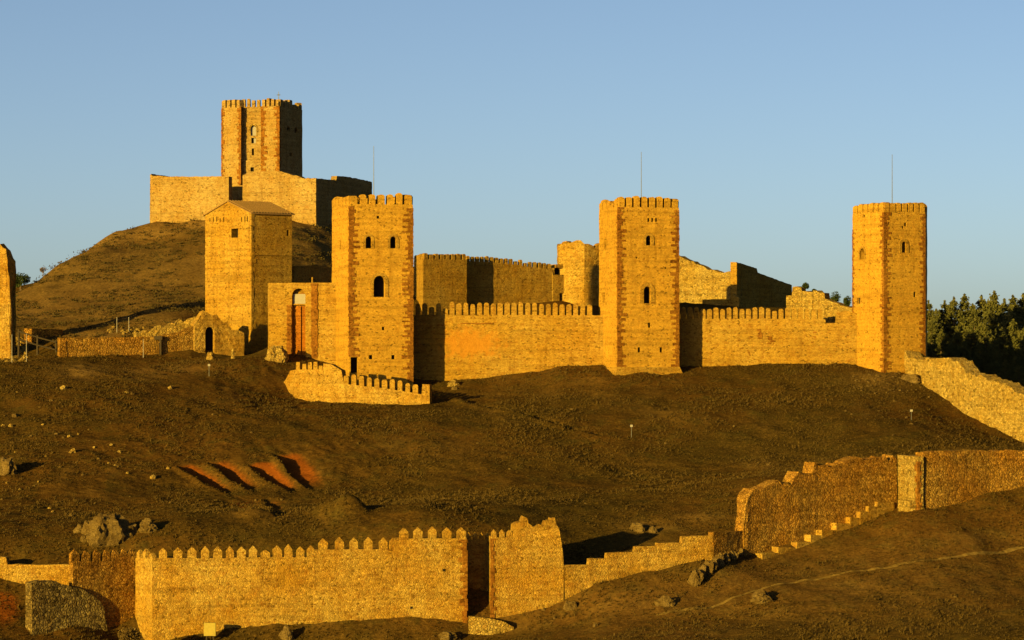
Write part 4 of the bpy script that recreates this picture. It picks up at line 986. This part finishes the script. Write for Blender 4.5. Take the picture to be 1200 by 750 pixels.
def pine_crown(seed, n=5200, broad=1.0):
    """dense cone of drooping boughs: irregular whorls, each bough a spray of needle clumps"""
    r = np.random.default_rng(seed); P = []
    nw = 22
    for L in range(nw):
        f = (L+r.uniform(-.3, .3))/nw; z = .06+.92*f; rad = (.285*(1-f)**.85+.006)*broad
        nb = int(13-8*f)
        for b in range(nb):
            a = r.uniform(0, 2*math.pi); l = rad*r.uniform(.7, 1.18); m = max(6, int(n/nw/nb*(1.7-1.4*f)))
            t = r.uniform(.25, 1, m)**.6; sp = .011+.016*(1-f)
            P.append(np.stack([np.cos(a)*l*t+r.normal(0, sp, m), np.sin(a)*l*t+r.normal(0, sp, m), z+.035*t*t*(1-f)+r.normal(0, .011, m)], 1))
    t = r.uniform(0, 1, 120); P.append(np.stack([r.normal(0, .005, 120), r.normal(0, .005, 120), .93+.07*t], 1))
    return np.concatenate(P)
PINES = []
for k in range(5):
    V, Q = leaf_cloud(pine_crown(20+k, 21000, (1.0, .85, 1.2, 1.05, .75)[k]), .0125, seed=k); PINES.append(quadmesh('crown', V, Q, M['needle']))
tv = []; tf = []
for i in range(6): tube(tv, tf, (.004*math.sin(i*2), .004*math.cos(i), i*.15-.03), (.004*math.sin(i*2+2), .004*math.cos(i+1), (i+1)*.15-.03), .020*(1-i*.15), .020*(1-(i+1)*.15), 7)
TRUNK = bpy.data.meshes.new('trunk'); TRUNK.from_pydata(tv, [], tf); TRUNK.materials.append(M['bark'])
def pine(px, ptop, Y, label, group, k=None, hmin=7, ws=1.0):
    x = X(px, Y); z = hz(x, Y); h = max(hmin, Z(ptop, Y)-z); k = random.randrange(5) if k is None else k
    rt = root('pine_tree', (x, Y, z), label, 'pine tree', group); rt.scale = (h*ws, h*ws, h); rt.rotation_euler = (0, 0, random.uniform(0, 6.28))
    for nm, me in (('crown', PINES[k]), ('trunk', TRUNK)):
        o = bpy.data.objects.new(nm, me); COL.objects.link(o); o.parent = rt
grp = 'pines standing behind the ragged rampart'
wood = [(1088, 352.0, 476), (1097, 362.0, 474), (1107, 352.0, 480), (1118, 348.0, 478), (1130, 344.5, 479), (1142, 358.0, 474), (1150, 346.0, 482), (1165, 341.0, 480), (1177, 350.0, 478), (1187, 346.0, 482), (1199, 344.0, 484), (1212, 346.0, 486),
        (1103, 385.0, 438), (1122, 382.0, 436), (1138, 378.0, 440), (1155, 376.0, 437), (1171, 380.0, 440), (1188, 374.0, 441), (1204, 378.0, 440), (1112, 402.0, 430), (1131, 398.0, 428), (1149, 394.0, 430), (1166, 398.0, 428), (1183, 400.0, 429), (1200, 394.0, 432), (1095, 404.0, 432),
        (1160, 424.0, 418), (1178, 420.0, 416), (1194, 426.0, 415), (1142, 418.0, 420), (1213, 410.0, 418), (1124, 420.0, 422), (1108, 424.0, 424), (1172, 358.0, 490), (1140, 356.0, 488), (1112, 358.0, 486), (1196, 360.0, 492), (1092, 372.0, 470), (1158, 356.0, 474), (1183, 360.0, 472)]
for i, (a, b, c) in enumerate(wood):
    pine(a, b, c, {4: 'pine with the tall narrow tip nearest the middle of the wood', 7: 'tallest pine above the rampart wood'}.get(i, 'dark green pine in the dense wood behind the ragged rampart'), grp, None, 5, 1.0)
# round dark trees
def crown_pts(seed, n, lobes):
    r = np.random.default_rng(seed); P = []
    for (cx, cy, cz, rx, rz) in lobes:
        m = int(n/len(lobes)); d = r.normal(size=(m, 3)); d /= np.linalg.norm(d, axis=1)[:, None]; q = r.uniform(.55, 1.05, m)[:, None]
        P.append(d*q*np.array([rx, rx, rz])+np.array([cx, cy, cz]))
    return np.concatenate(P)
def oak(px, pb, ptop, wpx, Y, label, seed, mat='holm', name='holm_oak', cat='tree', grp=None, n=2600):
    s = Y/F; x = X(px, Y); zt = Z(ptop, Y); zb = Z(pb, Y); h = zt-zb; w = wpx*s
    r = random.Random(seed); lobes = [(0, 0, h*.62, w*.36, h*.36)]
    for i in range(6): lobes.append((r.uniform(-.3, .3)*w, r.uniform(-.3, .3)*w, h*r.uniform(.35, .72), w*r.uniform(.16, .26), h*r.uniform(.16, .26)))
    rt = root(name, (x, Y, zb), label, cat, grp)
    V, Q = leaf_cloud(crown_pts(seed, n, lobes), max(.1, w*.045), seed=seed); o = bpy.data.objects.new('crown', quadmesh('crown', V, Q, M[mat])); COL.objects.link(o); o.parent = rt
    V = []; Fc = []; zg = min(zb-.3, hz(x, Y)); a = Vector((x, Y, zg)); tube(V, Fc, a, Vector((x, Y, zb+h*.5)), w*.05, w*.03, 7); mesh('trunk', V, Fc, M['bark'], rt)
oak(24, 343, 319, 23, 464, 'round dark evergreen tree at the foot of the hill skyline', 3)
oak(50.5, 323, 311, 10, 468, 'wispy bare bush on the hill skyline', 4, 'shrub', 'bush', 'bush', n=260)
oak(20, 362, 345, 17, 452, 'dark low evergreen bush beside the ruined pier', 5, name='bush', cat='bush')
oak(944, 342, 331, 11, 470, 'round dark tree above the bright broken wall, nearest the dark unlit wall', 6)
oak(954, 345, 338.5, 6, 470, 'tiny dark bush above the bright broken wall', 7, name='bush', cat='bush')
oak(979, 360, 341, 17, 466, 'larger round dark tree left of the polygonal tower', 8)
oak(993.5, 363, 346, 11, 466, 'smaller dark tree touching the left side of the polygonal tower', 9)
oak(153, 765, 735, 32, 288.5, 'rounded dry shrub at the bottom edge before the bright turret', 11, 'shrub', 'shrub', 'shrub', n=5000)

# ------------------------------------------------------------------ dry grass tufts and low scrub
def tufts(n, nb):
    Y = rng.uniform(278, 400, n*3)**1.0; px = rng.uniform(-30, 1230, n*3); x = (px-600)*Y/F
    keep = (vnoise(x/5, Y/5, 11)+1.0*vnoise(x/1.1, Y/1.1, 12)) > -.75
    x, Y = x[keep][:n], Y[keep][:n]; z, red = H(x, Y, True)
    k = red < .25; x, Y, z = x[k], Y[k], z[k]
    n = len(x); h = rng.uniform(.08, .26, n)*(1+.6*vnoise(x/6, Y/6, 13))
    b = rng.random((n, nb))*2*np.pi; sp = rng.uniform(.05, .20, (n, nb)); ln = rng.uniform(.5, 1.1, (n, nb))
    dx, dy = np.cos(b), np.sin(b); base = np.stack([x, Y, z-.04], 1)[:, None, :]
    c = base+np.stack([dx*sp*.5, dy*sp*.5, 0*dx], -1); side = np.stack([-dy, dx, 0*dx], -1)*.055
    tip = c+np.stack([dx*sp*1.4, dy*sp*1.4, h[:, None]*ln], -1)
    V = np.stack([c-side, c+side, tip], 2).reshape(-1, 3)
    return V, np.arange(len(V)).reshape(-1, 3)
V, T = tufts(95000, 5)
o = bpy.data.objects.new('grass', quadmesh('grass', V, T, M['grass'])); COL.objects.link(o)
setp(o, 'short dry grass covering the castle slope', 'grass', kind='stuff')
def scrub(n):
    Y = rng.uniform(404, 486, n*6); px = rng.uniform(15, 395, n*6); x = (px-600)*Y/F
    k = (vnoise(x/9, Y/4, 15) > -.05); x, Y = x[k][:n], Y[k][:n]; z = H(x, Y); P = []
    for a, b, c in zip(x, Y, z):
        m = 16; s = rng.uniform(.18, .5); P.append(np.stack([a+rng.normal(0, s, m), b+rng.normal(0, s, m), c+np.abs(rng.normal(0, s*.45, m))], 1))
    return leaf_cloud(np.concatenate(P), .14, seed=3)
V, Q = scrub(1500)
o = bpy.data.objects.new('undergrowth', quadmesh('undergrowth', V, Q, M['scrub'])); COL.objects.link(o)
setp(o, 'low brown scrub dotting the hill below the keep', 'undergrowth', kind='stuff')

# ------------------------------------------------------------------ camera, light, sky
cam = bpy.data.cameras.new('Camera'); co = bpy.data.objects.new('Camera', cam); COL.objects.link(co); S.camera = co
co.location = (0, 0, 0); co.rotation_euler = (math.radians(90), 0, 0)
cam.sensor_fit = 'HORIZONTAL'; cam.sensor_width = 36; cam.lens = 36*F/1200; cam.shift_y = (HY-375)/1200; cam.clip_end = 9000; cam.clip_start = .5
sl = bpy.data.lights.new('sun', 'SUN'); so = bpy.data.objects.new('sun', sl); COL.objects.link(so)
sl.energy = 5.0; sl.angle = math.radians(.5); sl.color = (1.0, .725, .14); so.rotation_euler = (-SUN).to_track_quat('-Z', 'Y').to_euler()
wd = bpy.data.worlds.new('World'); S.world = wd; wd.use_nodes = True; nt = wd.node_tree; nt.nodes.clear()
sky = nt.nodes.new('ShaderNodeTexSky'); sky.sky_type = 'NISHITA'; sky.sun_disc = False; sky.sun_elevation = EL; sky.sun_rotation = math.radians(180)+AZ
sky.air_density = .5; sky.dust_density = 1.35; sky.ozone_density = .85; sky.altitude = 500
bg = nt.nodes.new('ShaderNodeBackground'); bg.inputs[1].default_value = .0515; ou = nt.nodes.new('ShaderNodeOutputWorld')
nt.links.new(sky.outputs[0], bg.inputs[0]); nt.links.new(bg.outputs[0], ou.inputs[0])
vs = S.view_settings; vs.view_transform = 'Standard'; vs.look = 'None'; vs.exposure = 1.38; vs.gamma = 1; vs.use_curve_mapping = False
